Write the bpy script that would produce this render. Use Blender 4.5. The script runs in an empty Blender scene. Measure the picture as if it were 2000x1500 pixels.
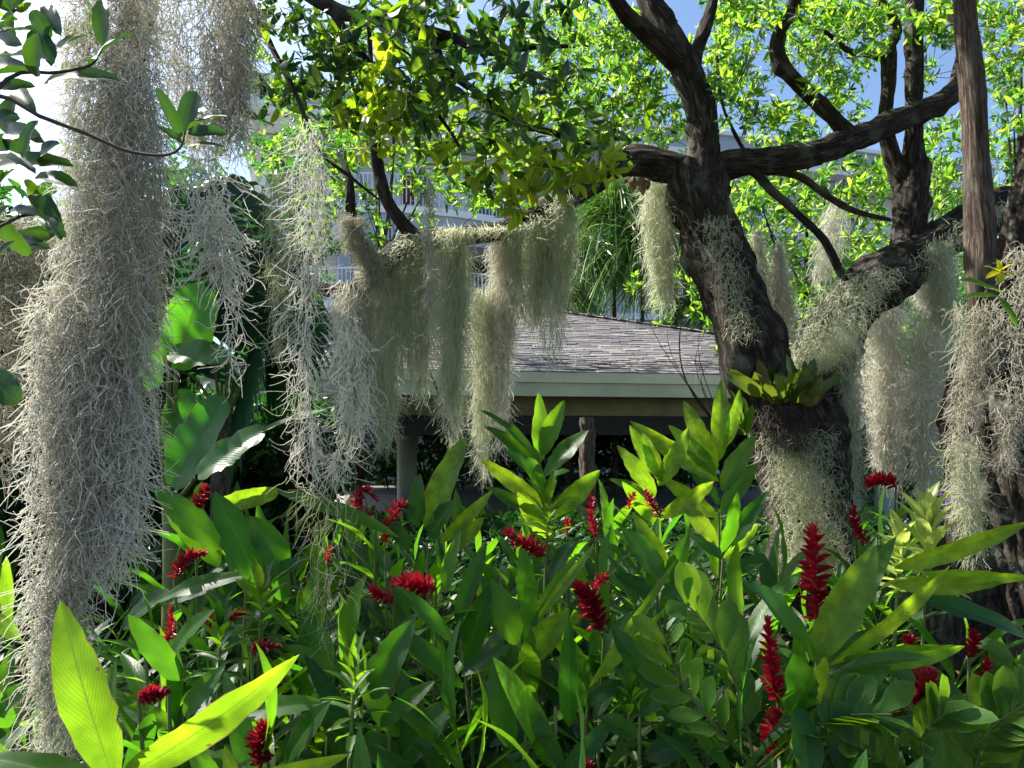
import bpy, math, random
import numpy as np
from mathutils import Vector, Matrix
from mathutils import noise as mnoise

sc = bpy.context.scene
COL = sc.collection
rng = np.random.default_rng(7)
random.seed(7)
PI = math.pi

# ------------------------------------------------------------------ camera, sky, sun, exposure
F, HOR, EYE = 1450.0, 855.0, 1.6            # focal length in px of the 2000 px photo, horizon row, eye height
cam = bpy.data.cameras.new('camera')
cam.sensor_width = 36; cam.lens = 36 * F / 2000; cam.shift_y = (HOR - 750) / 2000
cam.clip_start = 0.05; cam.clip_end = 2000
cobj = bpy.data.objects.new('camera', cam); COL.objects.link(cobj)
cobj.location = (0, 0, EYE); cobj.rotation_euler = (PI / 2, 0, 0)
sc.camera = cobj

SUN_EL, SUN_AZ = math.radians(46), math.radians(-64)   # azimuth from +Y, negative = to the left
w = bpy.data.worlds.new('World'); sc.world = w; w.use_nodes = True
nt = w.node_tree; nt.nodes.clear()
sky = nt.nodes.new('ShaderNodeTexSky'); sky.sky_type = 'NISHITA'; sky.sun_disc = False
sky.sun_elevation = SUN_EL; sky.sun_rotation = SUN_AZ; sky.altitude = 0
sky.air_density = 1.0; sky.dust_density = 0.25; sky.ozone_density = 3.0
bg = nt.nodes.new('ShaderNodeBackground'); bg.inputs['Strength'].default_value = 0.085
wo = nt.nodes.new('ShaderNodeOutputWorld')
# white glare of the humid air round the sun
tcw = nt.nodes.new('ShaderNodeTexCoord'); dt = nt.nodes.new('ShaderNodeVectorMath'); dt.operation = 'DOT_PRODUCT'
dt.inputs[1].default_value = (math.sin(SUN_AZ) * math.cos(SUN_EL), math.cos(SUN_AZ) * math.cos(SUN_EL), math.sin(SUN_EL))
nt.links.new(tcw.outputs['Generated'], dt.inputs[0])
mx0 = nt.nodes.new('ShaderNodeMath'); mx0.operation = 'MAXIMUM'; mx0.inputs[1].default_value = 0; nt.links.new(dt.outputs['Value'], mx0.inputs[0])
pw = nt.nodes.new('ShaderNodeMath'); pw.operation = 'POWER'; pw.inputs[1].default_value = 7; nt.links.new(mx0.outputs[0], pw.inputs[0])
gl = nt.nodes.new('ShaderNodeVectorMath'); gl.operation = 'SCALE'; gl.inputs[0].default_value = (15, 14.6, 14); nt.links.new(pw.outputs[0], gl.inputs['Scale'])
ad = nt.nodes.new('ShaderNodeVectorMath'); ad.operation = 'ADD'; nt.links.new(sky.outputs[0], ad.inputs[0]); nt.links.new(gl.outputs[0], ad.inputs[1])
nt.links.new(ad.outputs[0], bg.inputs[0]); nt.links.new(bg.outputs[0], wo.inputs[0])
sd = Vector((math.sin(SUN_AZ) * math.cos(SUN_EL), math.cos(SUN_AZ) * math.cos(SUN_EL), math.sin(SUN_EL)))
sun = bpy.data.lights.new('sun', 'SUN'); sun.energy = 5.0; sun.angle = math.radians(0.5); sun.color = (1, .95, .86)
so = bpy.data.objects.new('sun', sun); COL.objects.link(so)
so.rotation_euler = (-sd).to_track_quat('-Z', 'Y').to_euler(); so.location = (0, 0, 30)
sc.view_settings.view_transform = 'Standard'; sc.view_settings.look = 'None'
sc.view_settings.exposure = 1.42; sc.view_settings.gamma = 1; sc.view_settings.use_curve_mapping = False
sc.render.engine = 'CYCLES'
sc.cycles.max_bounces = 7; sc.cycles.diffuse_bounces = 4; sc.cycles.transmission_bounces = 4
sc.cycles.use_denoising = True

# ------------------------------------------------------------------ helpers
def P(u, v, Y):
    return Vector(((u - 1000) / F * Y, Y, EYE - (v - HOR) / F * Y))

def tag(o, label=None, cat=None, group=None, kind=None):
    if label: o['label'] = label
    if cat: o['category'] = cat
    if group: o['group'] = group
    if kind: o['kind'] = kind
    return o

def empty(name, loc=(0, 0, 0)):
    o = bpy.data.objects.new(name, None); o.empty_display_size = .1
    COL.objects.link(o); o.location = loc
    return o

def link(name, me, parent=None, M=None):
    o = bpy.data.objects.new(name, me); COL.objects.link(o)
    if parent is not None:
        o.parent = parent
        if M is None and parent.location.length > 0:
            o.matrix_parent_inverse = Matrix.Translation(-parent.location)
    if M is not None: o.matrix_local = M
    return o

def mesh_np(name, V, Fa, mat, uv=None, smooth=True):
    V = np.asarray(V, dtype=np.float32).reshape(-1, 3); Fa = np.asarray(Fa, dtype=np.int32)
    me = bpy.data.meshes.new(name)
    n, k = Fa.shape
    me.vertices.add(len(V)); me.vertices.foreach_set('co', V.ravel())
    me.loops.add(n * k); me.loops.foreach_set('vertex_index', Fa.ravel())
    me.polygons.add(n)
    me.polygons.foreach_set('loop_start', np.arange(0, n * k, k, dtype=np.int32))
    me.polygons.foreach_set('loop_total', np.full(n, k, dtype=np.int32))
    if smooth: me.polygons.foreach_set('use_smooth', np.ones(n, dtype=bool))
    if uv is not None:
        l = me.uv_layers.new(name='UVMap')
        l.data.foreach_set('uv', np.asarray(uv, dtype=np.float32)[Fa.ravel()].ravel())
    me.materials.append(mat)
    me.update(calc_edges=True)
    return me

class MB:                                    # collects plain solids into one mesh
    def __init__(s): s.v = []; s.f = []
    def quadmesh(s, vs, fs):
        n = len(s.v); s.v += [tuple(v) for v in vs]; s.f += [tuple(i + n for i in f) for f in fs]; return s
    def prism(s, p0, ex, ey, ez):            # corner + three edge vectors
        p0, ex, ey, ez = map(Vector, (p0, ex, ey, ez))
        vs = [p0, p0 + ex, p0 + ex + ey, p0 + ey, p0 + ez, p0 + ex + ez, p0 + ex + ey + ez, p0 + ey + ez]
        return s.quadmesh(vs, [(0, 3, 2, 1), (4, 5, 6, 7), (0, 1, 5, 4), (1, 2, 6, 5), (2, 3, 7, 6), (3, 0, 4, 7)])
    def mesh(s, name, mat, smooth=False):
        me = bpy.data.meshes.new(name); me.from_pydata(s.v, [], s.f); me.materials.append(mat)
        if smooth: me.polygons.foreach_set('use_smooth', [True] * len(me.polygons))
        me.update(); return me

def catmull(pts, n):
    pts = np.asarray(pts, float); m = len(pts)
    p = np.vstack([2 * pts[0] - pts[1], pts, 2 * pts[-1] - pts[-2]])
    t = np.linspace(0, m - 1 - 1e-6, n); i = t.astype(int); f = (t - i)[:, None]
    a, b, c, d = p[i], p[i + 1], p[i + 2], p[i + 3]
    return .5 * (2 * b + (c - a) * f + (2 * a - 5 * b + 4 * c - d) * f ** 2 + (3 * b - a - 3 * c + d) * f ** 3)

def nrm(a): return a / np.maximum(np.linalg.norm(a, axis=-1, keepdims=True), 1e-9)

def tubes(paths, radii, sides=3):            # paths (N,K,3) radii (N,K) -> verts, quads, all at once
    N, K, _ = paths.shape
    T = nrm(np.gradient(paths, axis=1))
    ref = nrm(rng.normal(size=(N, 1, 3)) + np.zeros((N, K, 3)))
    A = nrm(np.cross(T, ref)); B = np.cross(T, A)
    if sides == 2:
        V = np.stack([paths + A * radii[..., None], paths - A * radii[..., None]], axis=2)
    else:
        an = np.arange(sides) * 2 * PI / sides
        V = paths[:, :, None, :] + radii[:, :, None, None] * (A[:, :, None, :] * np.cos(an)[None, None, :, None] + B[:, :, None, :] * np.sin(an)[None, None, :, None])
    S = sides
    base = (np.arange(N) * K * S)[:, None, None] + (np.arange(K - 1) * S)[None, :, None]
    if S == 2:
        q = np.stack([base + 0, base + 1, base + S + 1, base + S], axis=-1).reshape(-1, 4)
    else:
        j = np.arange(S)[None, None, :]; j2 = (j + 1) % S
        q = np.stack([base + j, base + j2, base + S + j2, base + S + j], axis=-1).reshape(-1, 4)
    return V.reshape(-1, 3), q

# ------------------------------------------------------------------ materials
def new_mat(name):
    m = bpy.data.materials.new(name); m.use_nodes = True
    n = m.node_tree.nodes; n.clear()
    return m, n, m.node_tree.links

def rnd_node(n, l):                          # a random value per object and per loose piece
    g = n.new('ShaderNodeNewGeometry'); o = n.new('ShaderNodeObjectInfo')
    a = n.new('ShaderNodeMath'); a.operation = 'ADD'
    l.new(g.outputs['Random Per Island'], a.inputs[0]); l.new(o.outputs['Random'], a.inputs[1])
    f = n.new('ShaderNodeMath'); f.operation = 'FRACT'; l.new(a.outputs[0], f.inputs[0])
    return f.outputs[0]

def ramp(n, l, src, stops):
    r = n.new('ShaderNodeValToRGB'); e = r.color_ramp.elements
    if len(stops) == 1: stops = [stops[0], (1, stops[0][1])]
    while len(e) < len(stops): e.new(.5)
    for el, (p, c) in zip(e, stops): el.position = p; el.color = (*c, 1)
    if src is not None: l.new(src, r.inputs[0])
    return r.outputs[0]

def mixc(n, l, fac, a, b, mode='MIX'):
    m = n.new('ShaderNodeMix'); m.data_type = 'RGBA'; m.blend_type = mode
    if isinstance(fac, float): m.inputs[0].default_value = fac
    else: l.new(fac, m.inputs[0])
    for k, x in ((6, a), (7, b)):
        if isinstance(x, tuple): m.inputs[k].default_value = (*x, 1)
        else: l.new(x, m.inputs[k])
    return m.outputs[2]

def mth(n, l, op, a, b=None, c=None):
    m = n.new('ShaderNodeMath'); m.operation = op
    for k, x in enumerate((a, b, c)):
        if x is None: continue
        if isinstance(x, (int, float)): m.inputs[k].default_value = x
        else: l.new(x, m.inputs[k])
    return m.outputs[0]

def leaf_mat(name, cols, tcols, rough=.38, tr=.5, veins=0.0, rib=None, vfreq=40, edge=None, spec=.5, mlow=.72):
    m, n, l = new_mat(name)
    rv = rnd_node(n, l)
    k = len(cols)
    base = ramp(n, l, rv, [(i / max(k - 1, 1), c) for i, c in enumerate(cols)])
    tcol = ramp(n, l, rv, [(i / max(len(tcols) - 1, 1), c) for i, c in enumerate(tcols)])
    tc = n.new('ShaderNodeTexCoord')
    nz = n.new('ShaderNodeTexNoise'); nz.inputs['Scale'].default_value = 14; nz.inputs['Detail'].default_value = 4
    l.new(tc.outputs['Object'], nz.inputs['Vector'])
    mot = ramp(n, l, nz.outputs[0], [(.38 if mlow < .6 else .3, (mlow, mlow * 1.08, mlow)), (.62 if mlow < .6 else .7, (1.12, 1.08, 1.0))])
    base = mixc(n, l, .8, base, mot, 'MULTIPLY'); tcol = mixc(n, l, .8, tcol, mot, 'MULTIPLY')
    bump = None
    if veins or rib or edge:
        sp = n.new('ShaderNodeSeparateXYZ'); l.new(tc.outputs['UV'], sp.inputs[0])
        ax = mth(n, l, 'ABSOLUTE', mth(n, l, 'SUBTRACT', sp.outputs[0], .5))
        if veins:
            nv = n.new('ShaderNodeTexNoise'); nv.inputs['Scale'].default_value = 30; l.new(tc.outputs['Object'], nv.inputs['Vector'])
            ph = mth(n, l, 'ADD', mth(n, l, 'MULTIPLY', sp.outputs[1], vfreq * 6.28), mth(n, l, 'MULTIPLY', ax, -vfreq * 3.2))
            ph = mth(n, l, 'ADD', ph, mth(n, l, 'MULTIPLY', nv.outputs[0], 7.0))
            s = mth(n, l, 'SINE', ph)
            s = mth(n, l, 'MULTIPLY_ADD', s, .5, .5)
            sv = mth(n, l, 'MULTIPLY', s, veins)
            base = mixc(n, l, sv, base, (.10, .19, .05)); tcol = mixc(n, l, sv, tcol, (.10, .26, .01))
            b = n.new('ShaderNodeBump'); b.inputs['Strength'].default_value = .22; b.inputs['Distance'].default_value = .003
            l.new(s, b.inputs['Height']); bump = b.outputs[0]
        if rib:
            rr = mth(n, l, 'LESS_THAN', ax, .022)
            base = mixc(n, l, mth(n, l, 'MULTIPLY', rr, .8), base, rib)
            tcol = mixc(n, l, mth(n, l, 'MULTIPLY', rr, .5), tcol, (.12, .22, .02))
        if edge:
            nz2 = n.new('ShaderNodeTexNoise'); nz2.inputs['Scale'].default_value = 9
            l.new(tc.outputs['Object'], nz2.inputs['Vector'])
            n3 = n.new('ShaderNodeTexNoise'); n3.inputs['Scale'].default_value = 38; n3.inputs['Detail'].default_value = 3; l.new(tc.outputs['Object'], n3.inputs['Vector'])
            sp_ = mth(n, l, 'GREATER_THAN', n3.outputs[0], .70)
            base = mixc(n, l, sp_, base, edge); tcol = mixc(n, l, sp_, tcol, (.20, .16, .03))
            th = mth(n, l, 'MULTIPLY_ADD', nz2.outputs[0], -.10, .535)
            ee = mth(n, l, 'GREATER_THAN', ax, th)
            base = mixc(n, l, ee, base, edge); tcol = mixc(n, l, ee, tcol, edge)
    p = n.new('ShaderNodeBsdfPrincipled'); p.inputs['Roughness'].default_value = rough
    p.inputs['Specular IOR Level'].default_value = spec
    l.new(base, p.inputs['Base Color'])
    t = n.new('ShaderNodeBsdfTranslucent'); l.new(tcol, t.inputs[0])
    if bump: l.new(bump, p.inputs['Normal'])
    mx = n.new('ShaderNodeMixShader'); mx.inputs[0].default_value = tr
    l.new(p.outputs[0], mx.inputs[1]); l.new(t.outputs[0], mx.inputs[2])
    o = n.new('ShaderNodeOutputMaterial'); l.new(mx.outputs[0], o.inputs[0])
    return m

def plain(name, col, rough=.6, nscale=6, namt=.25, bump=0.0, spec=.4):
    m, n, l = new_mat(name)
    tc = n.new('ShaderNodeTexCoord'); nz = n.new('ShaderNodeTexNoise')
    nz.inputs['Scale'].default_value = nscale; nz.inputs['Detail'].default_value = 6
    l.new(tc.outputs['Object'], nz.inputs['Vector'])
    c = ramp(n, l, nz.outputs[0], [(.3, tuple(x * (1 - namt) for x in col)), (.7, tuple(min(1, x * (1 + namt * .6)) for x in col))])
    p = n.new('ShaderNodeBsdfPrincipled'); p.inputs['Roughness'].default_value = rough; p.inputs['Specular IOR Level'].default_value = spec
    l.new(c, p.inputs['Base Color'])
    if bump:
        b = n.new('ShaderNodeBump'); b.inputs['Strength'].default_value = bump; b.inputs['Distance'].default_value = .01
        l.new(nz.outputs[0], b.inputs['Height']); l.new(b.outputs[0], p.inputs['Normal'])
    o = n.new('ShaderNodeOutputMaterial'); l.new(p.outputs[0], o.inputs[0])
    return m

def bark_mat(name, c0, c1, c2):
    m, n, l = new_mat(name)
    tc = n.new('ShaderNodeTexCoord'); mp = n.new('ShaderNodeMapping'); mp.inputs['Scale'].default_value = (1, 1, 1)
    l.new(tc.outputs['UV'], mp.inputs[0])
    nz = n.new('ShaderNodeTexNoise'); nz.inputs['Scale'].default_value = 1; nz.inputs['Detail'].default_value = 8; nz.inputs['Roughness'].default_value = .7
    mp.inputs['Scale'].default_value = (22, 6, 1)
    l.new(mp.outputs[0], nz.inputs['Vector'])
    n2 = n.new('ShaderNodeTexNoise'); n2.inputs['Scale'].default_value = 5; n2.inputs['Detail'].default_value = 4
    l.new(tc.outputs['Object'], n2.inputs['Vector'])
    c = ramp(n, l, nz.outputs[0], [(.30, c0), (.52, c1), (.72, c2)])
    vo = n.new('ShaderNodeTexVoronoi'); vo.feature = 'DISTANCE_TO_EDGE'; vo.inputs['Scale'].default_value = 1; mp2 = n.new('ShaderNodeMapping'); mp2.inputs['Scale'].default_value = (16, 7, 1)
    wv = n.new('ShaderNodeVectorMath'); wv.operation = 'MULTIPLY_ADD'; wv.inputs[1].default_value = (.16, .3, 0); l.new(nz.outputs['Color'], wv.inputs[0]); l.new(tc.outputs['UV'], wv.inputs[2])
    l.new(wv.outputs[0], mp2.inputs[0]); l.new(mp2.outputs[0], vo.inputs['Vector'])
    ck = ramp(n, l, vo.outputs['Distance'], [(.0, (.25, .25, .25)), (.12, (1, 1, 1))])
    c = mixc(n, l, .85, c, ck, 'MULTIPLY')
    li = ramp(n, l, n2.outputs[0], [(.55, (0, 0, 0)), (.72, (.6, .6, .6))])
    c = mixc(n, l, li, c, (.20, .21, .16))
    p = n.new('ShaderNodeBsdfPrincipled'); p.inputs['Roughness'].default_value = .9; p.inputs['Specular IOR Level'].default_value = .15
    l.new(c, p.inputs['Base Color'])
    b = n.new('ShaderNodeBump'); b.inputs['Strength'].default_value = 1; b.inputs['Distance'].default_value = .02
    l.new(nz.outputs[0], b.inputs['Height']); l.new(b.outputs[0], p.inputs['Normal'])
    o = n.new('ShaderNodeOutputMaterial'); l.new(p.outputs[0], o.inputs[0])
    return m

M_bark = bark_mat('dark_bark', (.012, .009, .007), (.045, .035, .028), (.19, .165, .14))
M_bark2 = bark_mat('brown_bark', (.025, .016, .012), (.12, .085, .065), (.32, .26, .21))
M_twig = plain('twig', (.07, .05, .04), .9)
M_stem = plain('green_stem', (.14, .16, .05), .5, 20)
M_ging = leaf_mat('ginger_leaf', [(.010, .042, .013), (.018, .066, .016), (.034, .10, .020)],
                  [(.08, .34, .010), (.20, .56, .012), (.38, .72, .015)], .36, .48, .16, (.10, .19, .05), 26, (.17, .13, .05), spec=.32)
M_gingy = leaf_mat('sunlit_ginger_leaf', [(.10, .20, .020), (.13, .22, .02)],
                   [(.40, .80, .015), (.58, .88, .02)], .38, .6, .28, (.2, .3, .06), 26, (.3, .22, .06), mlow=.42)  # sunlit copy of the ginger leaf, glow and dapple put into its colours
M_big = leaf_mat('broad_leaf', [(.025, .10, .015), (.035, .13, .015)], [(.08, .45, .01), (.14, .55, .01)], .35, .5, .3, (.03, .09, .02), 26, (.35, .22, .08))
M_mag = leaf_mat('waxy_leaf', [(.012, .040, .012), (.02, .055, .012), (.06, .10, .012)],
                 [(.05, .16, .012), (.16, .36, .012), (.46, .66, .02)], .35, .45, 0, (.09, .13, .03))
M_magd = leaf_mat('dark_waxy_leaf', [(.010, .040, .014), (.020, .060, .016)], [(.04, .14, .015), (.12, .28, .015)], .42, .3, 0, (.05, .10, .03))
M_lime = leaf_mat('lime_leaf', [(.012, .045, .012), (.025, .08, .015), (.05, .13, .015), (.08, .17, .02)], [(.03, .14, .015), (.12, .36, .02), (.30, .62, .03), (.50, .78, .06), (.62, .84, .06)], .42, .55, 0, None)
M_mid = leaf_mat('mid_green_leaf', [(.02, .07, .015), (.04, .11, .02)], [(.06, .30, .015), (.16, .46, .02)], .4, .4, 0, None)
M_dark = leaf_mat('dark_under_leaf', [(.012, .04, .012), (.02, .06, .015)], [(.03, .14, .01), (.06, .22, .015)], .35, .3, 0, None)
M_grass = leaf_mat('thin_palm_leaf', [(.03, .10, .03), (.06, .15, .04), (.16, .20, .07)], [(.12, .36, .05), (.34, .55, .08)], .35, .35, 0, None)
M_fan = leaf_mat('fan_palm_leaf', [(.012, .05, .022), (.02, .07, .025)], [(.02, .14, .03), (.06, .24, .03)], .35, .3, 0, None)
M_zam = leaf_mat('zamia_leaf', [(.03, .09, .015), (.05, .12, .02)], [(.20, .46, .012), (.34, .56, .02)], .5, .45, 0, None, 2, (.22, .3, .08), spec=.3)
M_pale = leaf_mat('pale_striped_leaf', [(.22, .30, .08), (.28, .34, .10)], [(.62, .80, .12), (.72, .82, .2)], .35, .5, .0, (.07, .2, .03))
M_red = leaf_mat('red_bract', [(.34, .004, .016), (.46, .006, .025), (.58, .02, .06)], [(.55, .004, .02), (.75, .01, .06)], .35, .35)
M_reds = [M_red, leaf_mat('deep_red_bract', [(.20, .004, .012), (.30, .005, .02), (.38, .012, .03)], [(.35, .004, .02), (.45, .01, .03)], .45, .35),
          leaf_mat('fading_red_bract', [(.34, .004, .018), (.48, .01, .03), (.22, .05, .02)], [(.45, .004, .02), (.6, .03, .06)], .4, .35)]
M_yel = leaf_mat('yellow_petal', [(.55, .50, .02)], [(.7, .7, .03)], .5, .6)
M_pur = leaf_mat('purple_petal', [(.20, .08, .40)], [(.3, .12, .6)], .4, .4)
M_brom = leaf_mat('olive_tank_leaf', [(.03, .07, .012), (.07, .11, .015), (.12, .10, .02)], [(.16, .30, .02), (.26, .30, .02)], .4, .4)
M_dead = leaf_mat('dead_leaf', [(.10, .055, .025), (.20, .11, .05)], [(.16, .08, .02)], .6, .3)

def moss_mat(name, cols, tcol, tr):
    m, n, l = new_mat(name)
    rv = rnd_node(n, l)
    base = ramp(n, l, rv, [(i / (len(cols) - 1), c) for i, c in enumerate(cols)])
    d = n.new('ShaderNodeBsdfDiffuse'); l.new(base, d.inputs[0])
    t = n.new('ShaderNodeBsdfTranslucent'); t.inputs[0].default_value = (*tcol, 1)
    mx = n.new('ShaderNodeMixShader'); mx.inputs[0].default_value = tr
    l.new(d.outputs[0], mx.inputs[1]); l.new(t.outputs[0], mx.inputs[2])
    o = n.new('ShaderNodeOutputMaterial'); l.new(mx.outputs[0], o.inputs[0])
    return m
M_moss = moss_mat('grey_moss', [(.34, .33, .25), (.48, .46, .38), (.66, .63, .56)], (.78, .75, .62), .5)
M_mossw = moss_mat('sunlit_moss', [(.62, .60, .50), (.76, .74, .65), (.85, .83, .76)], (.95, .93, .84), .5)  # brighter copy of the grey moss, sunlight on outer strands put into its colour
M_mossg = moss_mat('green_grey_moss', [(.30, .34, .20), (.42, .45, .29), (.58, .58, .44)], (.74, .75, .54), .5)

# ------------------------------------------------------------------ the ground
m, n, l = new_mat('soil')
tc = n.new('ShaderNodeTexCoord'); nz = n.new('ShaderNodeTexNoise'); nz.inputs['Scale'].default_value = 5; nz.inputs['Detail'].default_value = 9
l.new(tc.outputs['Object'], nz.inputs['Vector'])
c = ramp(n, l, nz.outputs[0], [(.35, (.02, .015, .01)), (.55, (.045, .035, .02)), (.7, (.04, .06, .02))])
p = n.new('ShaderNodeBsdfPrincipled'); p.inputs['Roughness'].default_value = .95; l.new(c, p.inputs['Base Color'])
b = n.new('ShaderNodeBump'); b.inputs['Distance'].default_value = .03; l.new(nz.outputs[0], b.inputs['Height']); l.new(b.outputs[0], p.inputs['Normal'])
o = n.new('ShaderNodeOutputMaterial'); l.new(p.outputs[0], o.inputs[0])
M_soil = m
gx = np.concatenate([[-600, -100, -40], np.linspace(-15, 15, 41), [40, 100, 600]])
gy = np.concatenate([[-100, -20], np.linspace(-2, 30, 41), [80, 300, 900]])
GX, GY = np.meshgrid(gx, gy); GZ = np.where((abs(GX) < 14) & (GY < 9), rng.normal(size=GX.shape) * .015, 0)
nx_ = len(gx); ii = (np.arange(len(gy) - 1)[:, None] * nx_ + np.arange(nx_ - 1)[None]).ravel()
tag(link('ground', mesh_np('ground', np.stack([GX, GY, GZ], -1), np.stack([ii, ii + 1, ii + nx_ + 1, ii + nx_], -1), M_soil)), 'dark mulch and soil under the planting', kind='structure')

# ------------------------------------------------------------------ pavilion
PA = math.radians(10); PE = np.array([2.19, 11.2]); PH = 6.5
ex = Vector((math.cos(PA), math.sin(PA), 0)); ey = Vector((-math.sin(PA), math.cos(PA), 0)); ez = Vector((0, 0, 1))
E0 = Vector((PE[0], PE[1], 0)); ZE, ZA = 2.565, 4.57
pav = empty('pavilion', E0 + ey * PH)
tag(pav, 'open garden pavilion with grey shingled hip roof and pale green fascia behind the moss', 'pavilion')
def L(a, bb, z): return E0 + ex * a + ey * bb + ez * z
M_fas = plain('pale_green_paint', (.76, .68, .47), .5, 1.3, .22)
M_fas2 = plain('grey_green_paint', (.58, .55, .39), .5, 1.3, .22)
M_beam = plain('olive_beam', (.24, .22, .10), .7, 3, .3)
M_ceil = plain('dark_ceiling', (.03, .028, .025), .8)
M_colp = plain('white_column_paint', (.62, .64, .66), .5, 2, .06)
M_col_shade = plain('shaded_column_paint', (.22, .25, .20), .6, 2, .1)  # column colour darkened to stand for the shade under the roof
m, n, l = new_mat('shingle')
rv = rnd_node(n, l)
c = ramp(n, l, rv, [(0, (.10, .095, .10)), (.5, (.17, .165, .17)), (1, (.27, .25, .245))])
tc = n.new('ShaderNodeTexCoord'); nz = n.new('ShaderNodeTexNoise'); nz.inputs['Scale'].default_value = 1.2; nz.inputs['Detail'].default_value = 8
g = n.new('ShaderNodeNewGeometry'); l.new(g.outputs['Position'], nz.inputs['Vector'])
st = ramp(n, l, nz.outputs[0], [(.4, (.8, .78, .8)), (.65, (1.1, 1.05, 1.0))])
c = mixc(n, l, 1.0, c, st, 'MULTIPLY')
p = n.new('ShaderNodeBsdfPrincipled'); p.inputs['Roughness'].default_value = .85; l.new(c, p.inputs['Base Color'])
o = n.new('ShaderNodeOutputMaterial'); l.new(p.outputs[0], o.inputs[0]); M_sh = m
# roof deck (closed pyramid)
mb = MB(); H_ = PH - .02
mb.quadmesh([L(-H_, 0.02, ZE), L(H_, .02, ZE), L(H_, 2 * H_, ZE), L(-H_, 2 * H_, ZE), L(0, PH, ZA - .02)], [(0, 1, 4), (1, 2, 4), (2, 3, 4), (3, 0, 4), (3, 2, 1, 0)])
link('roof', mb.mesh('roof', M_ceil), pav)
sides_ = [(L(0, 0, 0), ex, ey), (L(PH, PH, 0), ey, -ex), (L(0, 2 * PH, 0), -ex, -ey), (L(-PH, PH, 0), -ey, ex)]
slope = (ZA - ZE) / PH; cs = 1 / math.sqrt(1 + slope * slope)
cands = []; bulk = MB()
unit = []
for si, (o0, a, bb) in enumerate(sides_):
    up = (bb + ez * slope).normalized(); nn = (-bb * slope + ez).normalized()
    d = -.06; row = 0
    while d < PH / cs - .1:
        half = PH - max(d, 0) * cs
        x = -half - (.22 if row % 2 else 0) * random.uniform(.6, 1)
        while x < half:
            wd = random.uniform(.20, .42) if si == 0 else random.uniform(.5, .8)
            x0, x1 = max(x, -half), min(x + wd - .012, half)
            if x1 - x0 > .05:
                th = random.uniform(.010, .024)
                p0 = Vector((o0.x, o0.y, ZE)) + a * x0 + up * (d + random.uniform(-.006, .006)) + nn * (.012)
                cands.append((p0.y if si == 0 else 99 + random.random(), p0, a * (x1 - x0), up * (.18 if si == 0 else .32) - nn * .012, nn * th))
            x += wd
        d += .155 if si == 0 else .3; row += 1
fr = sorted([c_ for c_ in cands], key=lambda c_: -c_[1].z if False else (0 if (c_[0] < 99 and -2.2 < c_[1].x < 3.6) else 1, c_[1].z))
for i, c_ in enumerate(fr):
    if i < 300:
        mm = MB().prism(*c_[1:]); link('shingle', mm.mesh('shingle', M_sh), pav)
    else: bulk.prism(*c_[1:])
tag(link('shingles', bulk.mesh('shingles', M_sh), pav), kind='stuff')
# ridge caps
for sx, (ca, cb) in enumerate([((-PH, 0), (0, PH)), ((PH, 0), (0, PH))]):
    A = L(*ca, ZE + .03); B = L(*cb, ZA + .03); dn = (B - A); nseg = 34; sd_ = dn.cross(ez).normalized()
    mm = MB()
    for k in range(nseg):
        q = A + dn * (k / nseg); e = dn * (1.12 / nseg) + ez * .0
        lift = ez * (.035)
        mm.quadmesh([q - sd_ * .13 + ez * .01, q + lift + ez * .01, q + sd_ * .13 + ez * .01, q + e - sd_ * .13, q + e + lift - ez * .012, q + e + sd_ * .13],
                    [(0, 1, 4, 3), (1, 2, 5, 4), (0, 2, 1)])
    link('ridge_cap', mm.mesh('ridge_cap', M_sh), pav)
# fascia boards on four sides, in lengths with butt joints, then soffit, beam
for si, (o0, a, bb) in enumerate(sides_):
    cuts = [-PH, -2.6, .55, 3.9, PH] if si == 0 else [-PH, 0, PH]
    for k in range(len(cuts) - 1):
        x0, x1 = cuts[k], cuts[k + 1] - .006
        oo = Vector((o0.x, o0.y, 0))
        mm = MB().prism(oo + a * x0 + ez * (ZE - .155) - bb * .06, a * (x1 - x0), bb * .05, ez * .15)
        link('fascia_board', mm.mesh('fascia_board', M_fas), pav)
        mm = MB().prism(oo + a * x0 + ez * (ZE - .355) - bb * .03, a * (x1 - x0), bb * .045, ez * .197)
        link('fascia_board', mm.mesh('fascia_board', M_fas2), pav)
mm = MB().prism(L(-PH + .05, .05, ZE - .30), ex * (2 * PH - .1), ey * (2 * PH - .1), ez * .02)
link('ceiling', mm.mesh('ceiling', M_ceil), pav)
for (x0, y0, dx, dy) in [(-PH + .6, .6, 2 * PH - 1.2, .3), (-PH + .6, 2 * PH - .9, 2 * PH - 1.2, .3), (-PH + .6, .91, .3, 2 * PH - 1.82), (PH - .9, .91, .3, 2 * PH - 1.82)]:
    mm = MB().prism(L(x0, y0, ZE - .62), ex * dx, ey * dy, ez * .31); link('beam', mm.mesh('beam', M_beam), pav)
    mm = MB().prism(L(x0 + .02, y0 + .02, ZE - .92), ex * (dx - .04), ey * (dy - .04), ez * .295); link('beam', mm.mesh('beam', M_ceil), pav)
def round_col(center, r, z0, z1, mat):
    an = np.linspace(0, 2 * PI, 24, endpoint=False); zs = [z0, z0 + .12, z0 + .12, z1 - .1, z1 - .1, z1]; rs = [r * 1.25, r * 1.25, r, r, r * 1.2, r * 1.2]
    V = np.array([[center.x + rr * math.cos(t), center.y + rr * math.sin(t), z] for z, rr in zip(zs, rs) for t in an])
    q = [[i * 24 + j, i * 24 + (j + 1) % 24, (i + 1) * 24 + (j + 1) % 24, (i + 1) * 24 + j] for i in range(5) for j in range(24)]
    return link('column', mesh_np('column', V, q, mat), pav)
ctr = P(464, 900, 11.0); round_col(Vector((ctr.x, ctr.y, 0)), .22, 0, ZE - .92, M_colp)
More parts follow.
